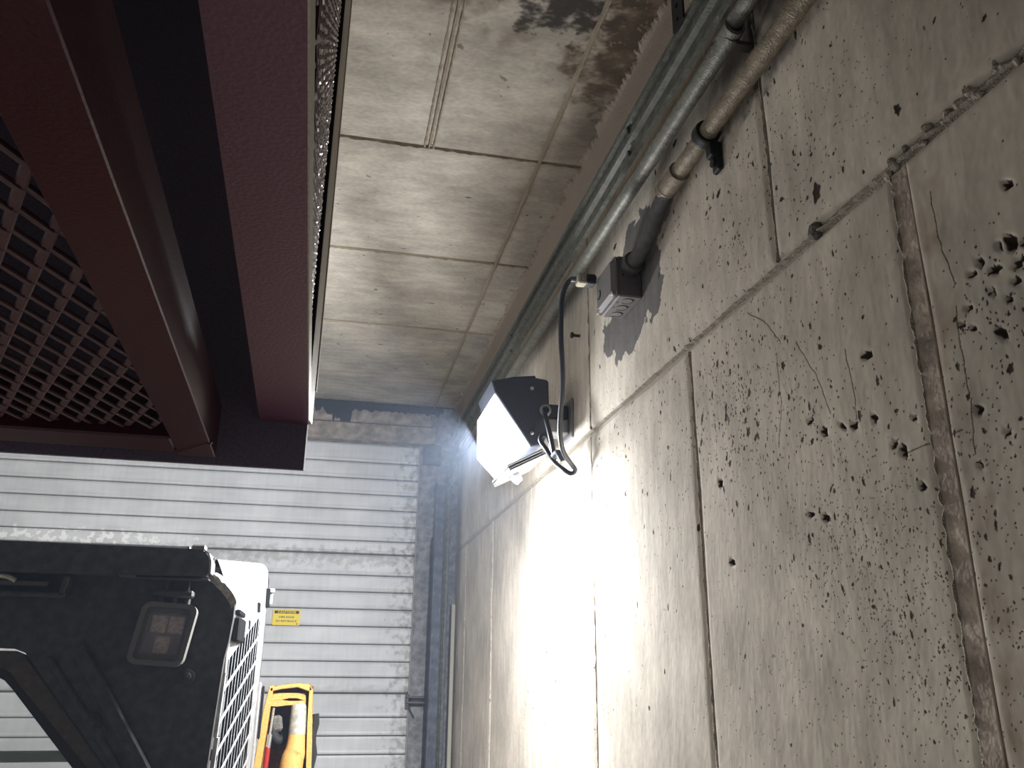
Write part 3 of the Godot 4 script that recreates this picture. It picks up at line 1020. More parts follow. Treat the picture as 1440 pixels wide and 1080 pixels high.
func build_conduits() -> void:
	var emt := mat("conduit_steel", Color(0.60, 0.55, 0.47), 0.55, 0.35, 7.0, blotch, 0.12)
	var dark := mat("painted_dark", Color(0.33, 0.33, 0.33), 0.6, 0.2, 7.0, blotch, 0.12)
	# thick conduit with couplings
	var o := thing("wall_conduit", "thick tan steel conduit with coupling running down to the junction box", "conduit", P(0.585, 0.895, -1.3))
	var L := func(x, h, z): return P(x, h, z) - o.position
	var st := mb()
	cyl(st, L.call(0.585, 0.893, 0.2), L.call(0.585, 0.893, -1.29), 0.0165, -1, 24)
	obj("conduit_run", st, emt, o)
	st = mb()
	lathe(st, L.call(0.585, 0.893, -1.262), Vector3(0, 0, -1), [Vector2(0.0165, 0), Vector2(0.0205, 0.001), Vector2(0.0205, 0.012), Vector2(0.0195, 0.014), Vector2(0.0195, 0.058), Vector2(0.0205, 0.060), Vector2(0.0205, 0.075), Vector2(0.0165, 0.076)], 28)
	obj("coupling", st, emt, o)
	st = mb()
	var path := []
	for k in 15:
		var t := k / 14.0
		var e := smoothstep(0.05, 0.8, t)
		path.append(L.call(0.585, lerpf(0.893, 0.832, e), lerpf(-1.285, -1.545, t)))
	tube(st, path, 0.0165, 22)
	obj("offset_bend", st, dark, o, "darker offset bend below the coupling")
	st = mb()
	lathe(st, L.call(0.585, 0.832, -1.512), Vector3(0, 0, -1), [Vector2(0.0165, 0), Vector2(0.022, 0.002), Vector2(0.024, 0.012), Vector2(0.024, 0.027)], 24)
	obj("locknut", st, dark, o)
	# strap
	var s := thing("pipe_strap", "dark iron one hole strap clamping the thick conduit to the wall", "pipe strap", P(0.60, 0.88, -1.15))
	var LS := func(x, h, z): return P(x, h, z) - s.position
	var iron := mat("dark_iron", Color(0.13, 0.13, 0.135), 0.55, 0.5, 7.0, fine)
	st = mb()
	lathe(st, LS.call(0.585, 0.893, -1.137), Vector3(0, 0, -1), [Vector2(0.0168, 0), Vector2(0.0225, 0.0), Vector2(0.0235, 0.004), Vector2(0.0235, 0.018), Vector2(0.0225, 0.022), Vector2(0.0168, 0.022)], 28)
	obj("band", st, iron, s)
	st = mb()
	box(st, LS.call(0.598, 0.862, -1.148), Vector3(0.022, 0.030, 0.022), 0.003)
	box(st, LS.call(0.604, 0.842, -1.150), Vector3(0.010, 0.042, 0.024), 0.003)
	obj("foot", st, iron, s)
	st = mb()
	cyl(st, LS.call(0.602, 0.838, -1.150), LS.call(0.593, 0.838, -1.150), 0.008, -1, 6)
	obj("bolt_head", st, iron, s)
	# thin pale conduit under the door track, ending in a set-screw coupling
	var c := thing("thin_conduit", "thin pale conduit running along the wall just under the door track", "conduit", P(0.5715, 0.985, -2.5))
	var LC := func(x, h, z): return P(x, h, z) - c.position
	var pale := mat("pale_conduit", Color(0.56, 0.56, 0.525), 0.5, 0.4, 7.0, blotch, 0.1)
	st = mb()
	cyl(st, LC.call(0.5715, 0.986, -1.005), LC.call(0.5715, 0.986, -4.05), 0.0165, -1, 20)
	cyl(st, LC.call(0.5715, 0.999, 0.3), LC.call(0.5715, 0.999, -1.04), 0.0150, -1, 20)
	obj("conduit_run", st, pale, c)
	st = mb()
	lathe(st, LC.call(0.5715, 0.989, -0.990), Vector3(0, 0, -1), [Vector2(0.012, 0), Vector2(0.0180, 0.001), Vector2(0.0185, 0.035), Vector2(0.0168, 0.037)], 24)
	obj("coupling", st, pale, c)
	st = mb()
	box(st, LC.call(0.594, 0.972, -1.015), Vector3(0.034, 0.008, 0.022), 0.003)
	obj("clip", st, mat("rusty_clip", Color(0.24, 0.19, 0.15), 0.8, 0.2, 9.0, fine), c, "rusty dark clip")

	# junction box
	var jb := thing("junction_box", "grey steel junction box with knockouts on the wall at the end of the thick conduit", "junction box", P(0.60, 0.76, -1.60))
	var LJ := func(x, h, z): return P(x, h, z) - jb.position
	var steel := mat("box_steel", Color(0.46, 0.44, 0.44), 0.6, 0.2, 7.0, fine)
	st = mb()
	box(st, LJ.call(0.583, 0.8075, -1.600), Vector3(0.054, 0.095, 0.118), 0.003)
	obj("box_body", st, steel, jb)
	var tb := Transform3D(Basis(Vector3(0, 0, -1), Vector3(0, 1, 0), Vector3(-1, 0, 0)).orthonormalized(), LJ.call(0.556, 0.8075, -1.600))
	tb.basis = Basis(Vector3(0, 0, 1), Vector3(0, 1, 0), Vector3(-1, 0, 0))
	st = mb()
	prism(st, rounded(0.120, 0.097, 0.012, 4), tb, 0.0, 0.004, 0.0)
	prism(st, rounded(0.112, 0.089, 0.014, 4), tb, 0.004, 0.013, 0.008)
	obj("cover", st, mat("cover_steel", Color(0.46, 0.45, 0.445), 0.65, 0.15, 7.0, fine), jb)
	var ko := mat("knockout_steel", Color(0.47, 0.46, 0.45), 0.5, 0.5)
	var slot := mat("knockout_gap", Color(0.10, 0.10, 0.10), 0.8)
	for k in 3:
		var z := -1.563 - 0.036 * k
		st = mb()
		lathe(st, LJ.call(0.583, 0.7605, z), Vector3(0, -1, 0), [Vector2(0.0, 0.0018), Vector2(0.0115, 0.0018), Vector2(0.0120, 0.0)], 20)
		obj("knockout", st, ko, jb)
		st = mb()
		tube(st, arc(LJ.call(0.583, 0.7597, z), Vector3(0, 0, -1), Vector3(-1, 0, 0), 0.0125, -2.2, 0.6, 12), 0.0016, 6)
		obj("knockout_rim", st, slot, jb)
	for q in [[0.568, 0.829], [0.568, 0.810]]:
		st = mb()
		cyl(st, LJ.call(q[0], q[1], -1.5410), LJ.call(q[0], q[1], -1.5400), 0.0025, -1, 10)
		obj("screw_hole", st, slot, jb)
	for q in [[0.565, -1.575], [0.565, -1.60]]:
		st = mb()
		cyl(st, LJ.call(q[0], 0.7601, q[1]), LJ.call(q[0], 0.7594, q[1]), 0.0022, -1, 10)
		obj("screw_hole", st, slot, jb)
	st = mb()
	tube(st, arc(LJ.call(0.5430, 0.800, -1.632), Vector3(0, 0, 1), Vector3(0, 1, 0), 0.010, -2.6, 1.2, 14), 0.0018, 6)
	obj("knockout_rim", st, slot, jb)
	for q in [[0.850, -1.652], [0.767, -1.548], [0.767, -1.652]]:
		st = mb()
		lathe(st, LJ.call(0.5445, q[0], q[1]), Vector3(-1, 0, 0), [Vector2(0.005, 0), Vector2(0.0045, 0.002), Vector2(0.0, 0.003)], 10)
		obj("cover_screw", st, mat("bright_screw", Color(0.8, 0.8, 0.8), 0.25, 0.9), jb)

	# plug and cord
	var pl := thing("power_cord", "black power cord with plug drooping from the junction box to the floodlight", "cord", P(0.53, 0.845, -1.66))
	var LP := func(x, h, z): return P(x, h, z) - pl.position
	st = mb()
	box(st, LP.call(0.5275, 0.842, -1.648), Vector3(0.024, 0.024, 0.030), 0.004)
	obj("plug", st, mat("plug_black", Color(0.13, 0.14, 0.16), 0.5), pl)
	st = mb()
	box(st, LP.call(0.508, 0.841, -1.650), Vector3(0.022, 0.022, 0.028), 0.003)
	cyl(st, LP.call(0.510, 0.841, -1.632), LP.call(0.510, 0.841, -1.637), 0.004, -1, 10)
	obj("cord_clamp", st, mat("clamp_zinc", Color(0.68, 0.665, 0.60), 0.45, 0.4), pl, "pale zinc cord clamp")
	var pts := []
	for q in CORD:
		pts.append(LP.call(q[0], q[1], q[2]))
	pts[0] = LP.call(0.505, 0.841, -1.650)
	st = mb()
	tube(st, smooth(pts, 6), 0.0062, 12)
	obj("cord", st, mat("cord_rubber", Color(0.19, 0.205, 0.235), 0.45), pl)  # rubber colour lifted towards blue for the haze near the lamp
	st = mb()
	tube(st, smooth([LP.call(0.548, 0.500, -1.965), LP.call(0.536, 0.520, -1.965), LP.call(0.530, 0.515, -1.985)], 5), 0.0085, 10)
	obj("tie_wrap", st, mat("tape_grey", Color(0.33, 0.36, 0.42), 0.5), pl)


func arc(c: Vector3, u: Vector3, v: Vector3, r: float, a0: float, a1: float, n: int) -> Array:
	var o := []
	for k in n + 1:
		var a := lerpf(a0, a1, float(k) / n)
		o.append(c + (u * cos(a) + v * sin(a)) * r)
	return o


func smooth(p: Array, n: int) -> Array:
	var o := []
	for k in p.size() - 1:
		for i in n:
			o.append(p[k].cubic_interpolate(p[k + 1], p[maxi(k - 1, 0)], p[mini(k + 2, p.size() - 1)], float(i) / n))
	o.append(p[-1])
	return o


func build_cage() -> void:
	var at := P(0, 0, 0)
	var yaw := deg_to_rad(1.7)
	var base := Vector3(-0.21, 0.1925, -0.455)
	var o := thing("steel_cage", "maroon steel cage platform with expanded metal panels hanging overhead at left", "steel cage", at + Basis(Vector3.UP, yaw) * base, yaw)
	var L := func(x, h, z): return Vector3(x, h, z) - base
	var maroon := mat("maroon_paint", Color(0.245, 0.062, 0.125), 0.33, 0.0, 9.0, fine, 0.012, 0.36)
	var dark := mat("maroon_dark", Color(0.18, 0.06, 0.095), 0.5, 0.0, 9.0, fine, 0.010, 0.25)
	var pale := mat("highlight_edge", Color(0.70, 0.66, 0.60), 0.5, 0.2, 9.0, fine)  # pale colour stands for lamp light along the edge and flange
	# far end plate
	var st := mb()
	hexa(st, [L.call(-0.665, 0.19145, -0.861), L.call(-0.00784, 0.19264, -0.861), L.call(-0.00784, 0.9135, -0.861), L.call(-0.665, 0.9135, -0.861), L.call(-0.665, 0.19145, -0.8652), L.call(-0.00665, 0.19264, -0.8652), L.call(-0.00665, 0.9135, -0.8652), L.call(-0.665, 0.9135, -0.8652)])
	obj("end_plate", st, mat("glare_plate", Color(0.50, 0.46, 0.55), 0.6, 0.0, 9.0, fine), o)  # lens glare put into the plate's pale purple colour
	# corner post with a splayed outer flange, up to the ceiling
	st = mb()
	hexa(st, [L.call(-0.01435, 0.2415, -0.8372), L.call(-0.00945, 0.2415, -0.8344), L.call(-0.00945, 1.31, -0.8344), L.call(-0.01435, 1.31, -0.8372), L.call(-0.01435, 0.2415, -0.8603), L.call(-0.00756, 0.2415, -0.8603), L.call(-0.00756, 1.31, -0.8603), L.call(-0.01435, 1.31, -0.8603)])
	obj("corner_post", st, dark, o)
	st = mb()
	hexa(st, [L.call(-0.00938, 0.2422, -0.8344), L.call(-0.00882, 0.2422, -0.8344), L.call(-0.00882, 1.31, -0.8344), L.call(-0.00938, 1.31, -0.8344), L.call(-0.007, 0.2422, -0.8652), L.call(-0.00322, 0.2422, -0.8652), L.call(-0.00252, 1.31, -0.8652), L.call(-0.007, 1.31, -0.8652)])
	obj("post_flange", st, pale, o, "flange of the corner post, its pale colour standing for lamp light")
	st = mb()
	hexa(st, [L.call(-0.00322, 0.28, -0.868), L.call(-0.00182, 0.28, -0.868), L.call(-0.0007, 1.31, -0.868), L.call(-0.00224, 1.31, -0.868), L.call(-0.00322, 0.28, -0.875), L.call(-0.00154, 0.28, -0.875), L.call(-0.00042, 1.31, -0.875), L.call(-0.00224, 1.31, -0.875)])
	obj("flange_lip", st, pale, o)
	# inner beam: square tube, with a small weld-toe end
	st = mb()
	box(st, L.call(-0.10745, 0.22015, -0.3129), Vector3(0.0329, 0.0525, 1.0458), 0.0008)
	obj("inner_beam", st, maroon, o)
	# outer beam: angle iron, its edge bent a little
	st = mb()
	hexa(st, [L.call(-0.0588, 0.2408, 0.21), L.call(-0.0245, 0.2408, 0.21), L.call(-0.0245, 0.245, 0.21), L.call(-0.0588, 0.245, 0.21), L.call(-0.05544, 0.2408, -0.86065), L.call(-0.00742, 0.2408, -0.86065), L.call(-0.00742, 0.245, -0.86065), L.call(-0.05544, 0.245, -0.86065)])
	hexa(st, [L.call(-0.028, 0.245, 0.21), L.call(-0.0245, 0.245, 0.21), L.call(-0.0245, 0.266, 0.21), L.call(-0.028, 0.266, 0.21), L.call(-0.0105, 0.245, -0.86065), L.call(-0.00742, 0.245, -0.86065), L.call(-0.00742, 0.266, -0.86065), L.call(-0.0105, 0.266, -0.86065)])
	obj("outer_beam", st, mat("pale_maroon", Color(0.42, 0.26, 0.33), 0.42, 0.0, 9.0, fine, 0.02, 0.4), o)  # paler maroon than the inner beam
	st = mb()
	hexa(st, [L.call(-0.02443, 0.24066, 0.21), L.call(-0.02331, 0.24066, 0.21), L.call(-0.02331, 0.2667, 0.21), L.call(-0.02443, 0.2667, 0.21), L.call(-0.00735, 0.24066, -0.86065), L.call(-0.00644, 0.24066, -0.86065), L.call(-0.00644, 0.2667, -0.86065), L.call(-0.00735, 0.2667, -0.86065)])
	obj("highlight_edge", st, pale, o, "lamp highlight put into the pale colour of the outer edge")
	# the lower frame bar, its lip, near bar and left rail
	st = mb()
	box(st, L.call(-0.3941, 0.22015, -0.7994), Vector3(0.5404, 0.0525, 0.0504), 0.002)
	obj("frame_bar", st, maroon, o)
	st = mb()
	box(st, L.call(-0.3941, 0.22015, 0.182), Vector3(0.5404, 0.0525, 0.056), 0.002)
	obj("frame_bar", st, maroon, o)
	st = mb()
	box(st, L.call(-0.6475, 0.22015, -0.3129), Vector3(0.0329, 0.0525, 1.0458), 0.002)
	obj("side_rail", st, maroon, o)
	st = mb()
	bar(st, L.call(-0.091, 0.1953, -0.7784), L.call(-0.1253, 0.19425, -0.8232), 0.008, 0.005, 0.002)
	obj("weld_bead", st, maroon, o)
	# plates added overhead and at left to darken the cage inside
	st = mb()
	box(st, L.call(-0.3395, 0.84, -0.3255), Vector3(0.651, 0.0056, 1.071), 0.001)
	obj("added_roof", st, dark, o)
	st = mb()
	box(st, L.call(-0.6671, 0.518, -0.3255), Vector3(0.0042, 0.651, 1.071), 0.001)
	obj("added_side", st, dark, o)
	for x in [-0.026, -0.652]:
		st = mb()
		box(st, L.call(x, 0.79 if x > -0.5 else 1.13, 0.197), Vector3(0.022, 1.04 if x > -0.5 else 0.36, 0.022), 0.002)
		obj("hanger_post", st, dark, o)

	# floor panel of expanded metal: two families of strands that cross at bonds
	var strand := mat("mesh_paint", Color(0.33, 0.20, 0.22), 0.5, 0.1, 6.0, fine)
	st = mb()
	var a1 := Vector2(0.00917, 0.02219)
	var a2 := Vector2(0.01344, -0.01694)
	var o0 := Vector2(-0.18909, -0.6433)
	var x0 := -0.63
	var x1 := -0.12337
	var z0 := -0.77525
	var z1 := 0.1575
	for i in range(-60, 60):
		for j in range(-70, 70):
			var p := o0 + a1 * i + a2 * j
			if p.x < x0 - 0.03 or p.x > x1 + 0.01 or p.y < z0 - 0.03 or p.y > z1:
				continue
			var q1 := p + a1
			var q2 := p + a2
			var c := L.call(p.x, 0.2044, p.y)
			var e: Vector3 = L.call(q1.x, 0.2044, q1.y)
			bar(st, c, e, 0.0058, 0.0030, 0.001)
			var f: Vector3 = L.call(q2.x, 0.20265, q2.y)
			var g: Vector3 = L.call(p.x, 0.20615, p.y)
			bar(st, g, f, 0.0044, 0.0033, 0.001, Vector3(0.30, 0.95, 0.1))
	obj("expanded_metal_floor", st, strand, o)
	# side panel: small diamonds seen almost edge on
	st = mb()
	var bonds := mb()
	rng.seed = 77
	var face_x := Vector3(0.80, -0.55, 0.23).normalized()
	var face_z := (Vector3(0, 0, 1) - face_x * face_x.z).normalized()
	var tilt := Basis(face_x, face_z.cross(face_x), face_z)  # bond faces turned to catch the lamp
	var pz := 0.021
	var ph := 0.0070
	for i in range(0, 34):
		for j in range(0, 92):
			var z := -0.838 + pz * (i + 0.5)
			var h := 0.272 + ph * (j + (0.5 if i % 2 else 0.0))
			box(bonds, L.call(-0.0148, h, z), Vector3(0.0008, 0.0042, 0.0036), 0.0, tilt * Basis.from_euler(Vector3(rng.randfn(), rng.randfn(), rng.randfn()) * 0.22))
			for s in [-1.0, 1.0]:
				var a: Vector3 = L.call(-0.0152, h, z)
				var e: Vector3 = L.call(-0.0144, h + ph * 0.5, z + pz * s)
				var sd := Vector3(0.0006, -0.0003, 0.0)
				var u := (e - a).cross(sd).normalized() * 0.0004
				face(st, [a - sd - u, a + sd - u, e + sd - u, e - sd - u], a + u)
				face(st, [a - sd + u, a + sd + u, e + sd + u, e - sd + u], a - u)
				face(st, [a + sd - u, a + sd + u, e + sd + u, e + sd - u], a - sd)
	obj("glint_bonds", bonds, mat("glint_metal", Color(0.92, 0.90, 0.90), 0.3, 0.6, 6.0, fine), o, "bonds of the side mesh, paled and tilted to stand for lamp glints").set_meta("kind", "stuff")  # lamp glints put into the near-white colour of the bonds
	obj("expanded_metal_side", st, mat("mesh_side", Color(0.30, 0.17, 0.19), 0.4, 0.2, 6.0, fine), o)


func side_x(z: float, h: float) -> float:
	var t := (z + 2.08) / -0.67
	var up := clampf((h - 0.09) / 0.18, 0.0, 1.3)
	return lerpf(-0.214, -0.172, t) - up * up * lerpf(0.056, 0.0, t)


func build_skid_steer() -> void:
	var o := thing("skid_steer", "skid steer loader with black cab front, white side screen and yellow lift tower", "skid steer", P(-0.70, -EYE, -2.5))
	var L := func(x, h, z): return P(x, h, z) - o.position
	var black := mat("cab_black", Color(0.25, 0.243, 0.236), 0.6, 0.0, 5.0, blotch, 0.05, 0.4)
	var brown := mat("door_frame_dusty", Color(0.27, 0.225, 0.185), 0.75, 0.0, 5.0, blotch, 0.05)
	var white := mat("white_paint", Color(0.64, 0.645, 0.65), 0.45, 0.0, 4.0, blotch)
	var yellow := mat("yellow_paint", Color(0.78, 0.60, 0.335), 0.6, 0.0, 4.0, fine, 0.0, 0.3)
	var rubber := mat("rubber", Color(0.06, 0.06, 0.062), 0.8, 0.0, 8.0, fine)
	var front := Transform3D(Basis.IDENTITY, L.call(0, 0, -2.05))
	# front plate with the door opening
	var st := mb()
	var outer := [Vector2(-0.70, 0.21), Vector2(-0.250, 0.195), Vector2(-0.236, 0.190), Vector2(-0.222, 0.168), Vector2(-0.203, 0.150), Vector2(-0.203, 0.110), Vector2(-0.207, 0.060), Vector2(-0.213, 0.022), Vector2(-0.222, -0.20), Vector2(-0.235, -0.95), Vector2(-0.70, -0.95)]
	var hole := [Vector2(-0.70, 0.040), Vector2(-0.640, 0.038), Vector2(-0.618, 0.030), Vector2(-0.598, 0.008), Vector2(-0.421, -0.196), Vector2(-0.335, -0.32), Vector2(-0.320, -0.37), Vector2(-0.320, -0.85), Vector2(-0.70, -0.85)]
	for sd in [1, -1]:
		var pg := outer.duplicate()
		var hl := hole.duplicate()
		hl.reverse()
		pg.append_array(hl)
		if sd < 0:
			for k in pg.size():
				pg[k] = Vector2(-1.40 - pg[k].x, pg[k].y)
		prism(st, pg, front, -0.035, 0.0)
	obj("front_plate", st, black, o)
	# roof visor: the thick top beam with a rounded corner
	st = mb()
	var beam := [Vector2(-1.15, 0.262), Vector2(-0.302, 0.2555), Vector2(-0.282, 0.254), Vector2(-0.268, 0.243), Vector2(-0.2625, 0.228), Vector2(-0.2605, 0.205), Vector2(-0.266, 0.197), Vector2(-0.45, 0.194), Vector2(-1.15, 0.191)]
	prism(st, beam, front, -0.02, 0.045, 0.004)
	obj("visor_beam", st, black, o)
	st = mb()
	prism(st, [Vector2(-0.268, 0.2445), Vector2(-0.2615, 0.229), Vector2(-0.2595, 0.202), Vector2(-0.2570, 0.203), Vector2(-0.2590, 0.231), Vector2(-0.2655, 0.2475), Vector2(-0.279, 0.2575), Vector2(-0.280, 0.2550)], front, -0.03, 0.043)
	obj("visor_edge", st, white, o)
	st = mb()
	box(st, L.call(-0.295, 0.262, -2.06), Vector3(0.030, 0.018, 0.03), 0.003)
	obj("roof_lug", st, mat("lug_grey", Color(0.38, 0.37, 0.36), 0.6, 0.3), o)
	st = mb()
	box(st, L.call(-0.315, 0.259, -2.04), Vector3(0.008, 0.012, 0.02), 0.002)
	obj("roof_lug", st, mat("lug_grey", Color(0.38, 0.37, 0.36), 0.6, 0.3), o)
	st = mb()
	box(st, L.call(-0.43, 0.193, -2.012), Vector3(0.036, 0.008, 0.02), 0.003)
	box(st, L.call(-0.345, 0.190, -2.025), Vector3(0.17, 0.004, 0.03), 0.001)
	obj("visor_lip", st, black, o)
	# torn white folds where the side sheet meets the visor
	st = mb()
	var tn := noise(66, 60.0, 2)
	var prev := []
	for k in 13:
		var t := k / 12.0
		var x := lerpf(-0.262, -0.200, t)
		var h := lerpf(0.198, 0.135, t * t * 0.55 + t * 0.45)
		var j := 0.004 * tn.get_noise_2d(t * 3.0, 0)
		var row := [L.call(x - 0.008 + j, h - 0.004, -2.048), L.call(x + 0.002 + j, h + 0.010 + j, -2.046), L.call(x + 0.012, h + 0.016 - j, -2.085)]
		if k:
			for i in 2:
				face(st, [prev[i], prev[i + 1], row[i + 1], row[i]], L.call(x - 0.02, h - 0.03, -2.09))
		prev = row
	obj("folded_edge", st, mat("scuffed_white", Color(0.66, 0.63, 0.58), 0.6, 0.1, 12.0, blotch, 0.2), o)
	# pressed ridge across the front plate, and bolts
	st = mb()
	bar(st, L.call(-0.515, 0.045, -2.046), L.call(-0.335, -0.22, -2.046), 0.030, 0.012, 0.005, Vector3(0, 0, 1))
	obj("pressed_ridge", st, black, o)
	st = mb()
	bar(st, L.call(-0.57, 0.022, -2.048), L.call(-0.395, -0.20, -2.048), 0.012, 0.008, 0.003, Vector3(0, 0, 1))
	obj("pressed_ridge", st, black, o)
	for q in [[-0.285, -0.015], [-0.462, -0.105], [-0.448, -0.125]]:
		st = mb()
		lathe(st, L.call(q[0], q[1], -2.050), Vector3(0, 0, 1), [Vector2(0.017, 0), Vector2(0.015, 0.004), Vector2(0.009, 0.005), Vector2(0.008, 0.009), Vector2(0.0, 0.010)], 14)
		obj("bolt", st, black, o)
	# wiper recess at the left
	st = mb()
	box(st, L.call(-0.79, 0.149, -2.035), Vector3(0.48, 0.010, 0.045), 0.003)
	box(st, L.call(-0.556, 0.168, -2.035), Vector3(0.012, 0.045, 0.045), 0.003, Basis(Vector3(0, 0, 1), -0.15))
	obj("wiper_guard", st, black, o)
	st = mb()
	box(st, L.call(-0.80, 0.172, -2.03), Vector3(0.42, 0.011, 0.02), 0.002)
	obj("wiper_bar", st, mat("wiper_grey", Color(0.25, 0.235, 0.225), 0.5), o)
	st = mb()
	tube(st, smooth([L.call(-0.76, 0.188, -2.02), L.call(-0.70, 0.187, -2.02), L.call(-0.67, 0.184, -2.015), L.call(-0.655, 0.177, -2.02)], 4), 0.006, 8)
	obj("wiper_pivot", st, mat("bright_pivot", Color(0.62, 0.60, 0.52), 0.3, 0.6), o)
	# door: dusty frame, gasket, glass
	st = mb()
	var dfo := [Vector2(-0.642, 0.034), Vector2(-0.621, 0.026), Vector2(-0.602, 0.004), Vector2(-0.425, -0.20), Vector2(-0.340, -0.325), Vector2(-0.326, -0.372), Vector2(-0.326, -0.845)]
	var dfi := [Vector2(-0.655, -0.002), Vector2(-0.640, -0.010), Vector2(-0.620, -0.033), Vector2(-0.455, -0.20), Vector2(-0.375, -0.325), Vector2(-0.365, -0.372), Vector2(-0.365, -0.80)]
	var dgi := [Vector2(-0.662, -0.020), Vector2(-0.650, -0.026), Vector2(-0.632, -0.043), Vector2(-0.486, -0.20), Vector2(-0.400, -0.325), Vector2(-0.385, -0.372), Vector2(-0.385, -0.78)]
	for pair in [[dfo, dfi, "door_frame", brown, -0.026, -0.004], [dfi, dgi, "window_gasket", rubber, -0.030, -0.008]]:
		st = mb()
		var a: Array = pair[0].duplicate()
		var b: Array = pair[1].duplicate()
		for w in [a, b]:
			for k in range(6, -1, -1):
				w.append(Vector2(-1.40 - w[k].x, w[k].y))
		ring(st, a, b, front, pair[4], pair[5])
		obj(pair[2], st, pair[3], o)
	st = mb()
	var gl := dgi.duplicate()
	for k in range(6, -1, -1):
		gl.append(Vector2(-1.40 - gl[k].x, gl[k].y))
	prism(st, gl, front, -0.022, -0.018)
	var glass := StandardMaterial3D.new()
	glass.resource_name = "cab_glass"
	glass.transparency = BaseMaterial3D.TRANSPARENCY_ALPHA
	glass.albedo_color = Color(0.75, 0.85, 0.82, 0.12)
	glass.roughness = 0.05
	obj("window_glass", st, glass, o)
	# work light
	var wl := Node3D.new()
	wl.name = "work_light"
	wl.set_meta("label", "square black work light with a dusty lens")
	wl.position = L.call(-0.340, 0.071, -2.028)
	wl.rotation = Vector3(-0.05, 0.0, -0.06)
	o.add_child(wl)
	var wt := Transform3D.IDENTITY
	wt.basis = Basis(Vector3(1, 0, 0), Vector3(0.09, 1, 0), Vector3(0, 0, 1))
	st = mb()
	ring(st, rounded(0.114, 0.130, 0.018), rounded(0.095, 0.110, 0.012), wt, 0.0, 0.030)
	ring(st, rounded(0.095, 0.110, 0.012), rounded(0.078, 0.088, 0.005), wt, 0.0, 0.021)
	prism(st, rounded(0.108, 0.124, 0.018), wt, -0.022, 0.0)
	obj("housing", st, mat("lamp_black", Color(0.36, 0.35, 0.335), 0.6, 0.0, 9.0, fine), wl)
	var amber := mat("amber_reflector", Color(0.80, 0.72, 0.61), 0.4, 0.1, 12.0, blotch)
	var chip := mat("chip_pale", Color(0.85, 0.81, 0.72), 0.3, 0.3)
	for q in [[-0.017, 0.022], [0.019, 0.022], [0.001, -0.022]]:
		st = mb()
		box(st, Vector3(q[0] + q[1] * 0.09, q[1], 0.004), Vector3(0.034, 0.038, 0.006), 0.004)
		obj("reflector", st, amber, wl)
		st = mb()
		bar(st, Vector3(q[0] - 0.010, q[1] - 0.008, 0.0085), Vector3(q[0] + 0.013, q[1] + 0.010, 0.0085), 0.003, 0.003, 0.001)
		obj("filament_glint", st, chip, wl)
	st = mb()
	prism(st, rounded(0.096, 0.111, 0.012), wt, 0.017, 0.0185)
	var dusty := glass.duplicate()
	dusty.albedo_color = Color(0.75, 0.72, 0.68, 0.07)
	dusty.roughness = 0.2
	obj("lens", st, dusty, wl)
	st = mb()
	box(st, L.call(-0.333, 0.158, -2.035), Vector3(0.086, 0.016, 0.03), 0.004)
	for x in [-0.358, -0.330, -0.302]:
		cyl(st, L.call(x, 0.160, -2.035), L.call(x, 0.134, -2.035), 0.006, -1, 10)
	for x in [-0.352, -0.306]:
		cyl(st, L.call(x, 0.195, -2.045), L.call(x, 0.155, -2.045), 0.004, -1, 8)
	obj("light_bracket", st, mat("bracket_dark", Color(0.17, 0.165, 0.16), 0.6), o)
	# white side sheet above and behind the screen
	var top_of := func(z): return 0.243 + (z + 2.08) / -0.62 * 0.064
	var scr := func(z): return 0.014 + (z + 2.08) / -0.52 * 0.143
	st = mb()
	st.set_smooth_group(0)
	var nz := 26
	var nh := 14
	var grid := []
	for i in nz + 1:
		var z := -2.075 - 0.645 * i / nz
		var up: float = top_of.call(z)
		var low: float = scr.call(z) + 0.004
		if z < -2.62:
			low = -0.45
			var k := (z + 2.62) / -0.10
			up -= 0.050 * (1.0 - sqrt(1.0 - pow(clampf((z + 2.60) / -0.12, 0.0, 1.0), 2.0)))
		var row := []
		for j in nh + 1:
			var h := lerpf(up, low, float(j) / nh)
			row.append(L.call(side_x(z, h), h, z))
		grid.append(row)
	for i in nz:
		for j in nh:
			face(st, [grid[i][j], grid[i][j + 1], grid[i + 1][j + 1], grid[i + 1][j]], L.call(-0.6, -0.1, -2.4))
	# turned-in edge so that the sheet has thickness
	for i in nz:
		var a: Vector3 = grid[i][0]
		var b: Vector3 = grid[i + 1][0]
		face(st, [a, b, b + Vector3(-0.03, -0.004, 0), a + Vector3(-0.03, -0.004, 0)], a + Vector3(-0.015, -0.1, 0))
	for j in nh:
		var a: Vector3 = grid[nz][j]
		var b: Vector3 = grid[nz][j + 1]
		face(st, [a, b, b + Vector3(-0.03, 0, 0), a + Vector3(-0.03, 0, 0)], a + Vector3(-0.015, 0, 0.1))
	obj("side_sheet", st, white, o)
	# front edge of the side frame
	st = mb()
	for k in 8:
		var h0 := 0.13 - 0.135 * k
		var h1 := 0.13 - 0.135 * (k + 1)
		bar(st, L.call(side_x(-2.085, h0) + 0.001, h0, -2.088), L.call(side_x(-2.085, h1) - 0.004 * (k + 1) * 0.4 + 0.001, h1, -2.088), 0.010, 0.014, 0.001, Vector3(0, 0, 1))
	obj("side_frame", st, white, o)
	# screen bars
	for k in 8:
		var drop := -0.066 * k
		st = mb()
		for i in 6:
			var za := -2.085 - 0.54 * i / 6.0
			var zb := -2.085 - 0.54 * (i + 1) / 6.0
			var ha: float = scr.call(za) + drop
			var hb: float = scr.call(zb) + drop
			bar(st, L.call(side_x(za, 0.0), ha, za), L.call(side_x(zb, 0.0), hb, zb), 0.002, 0.0095, 0.0005)
		obj("screen_bar", st, white, o)
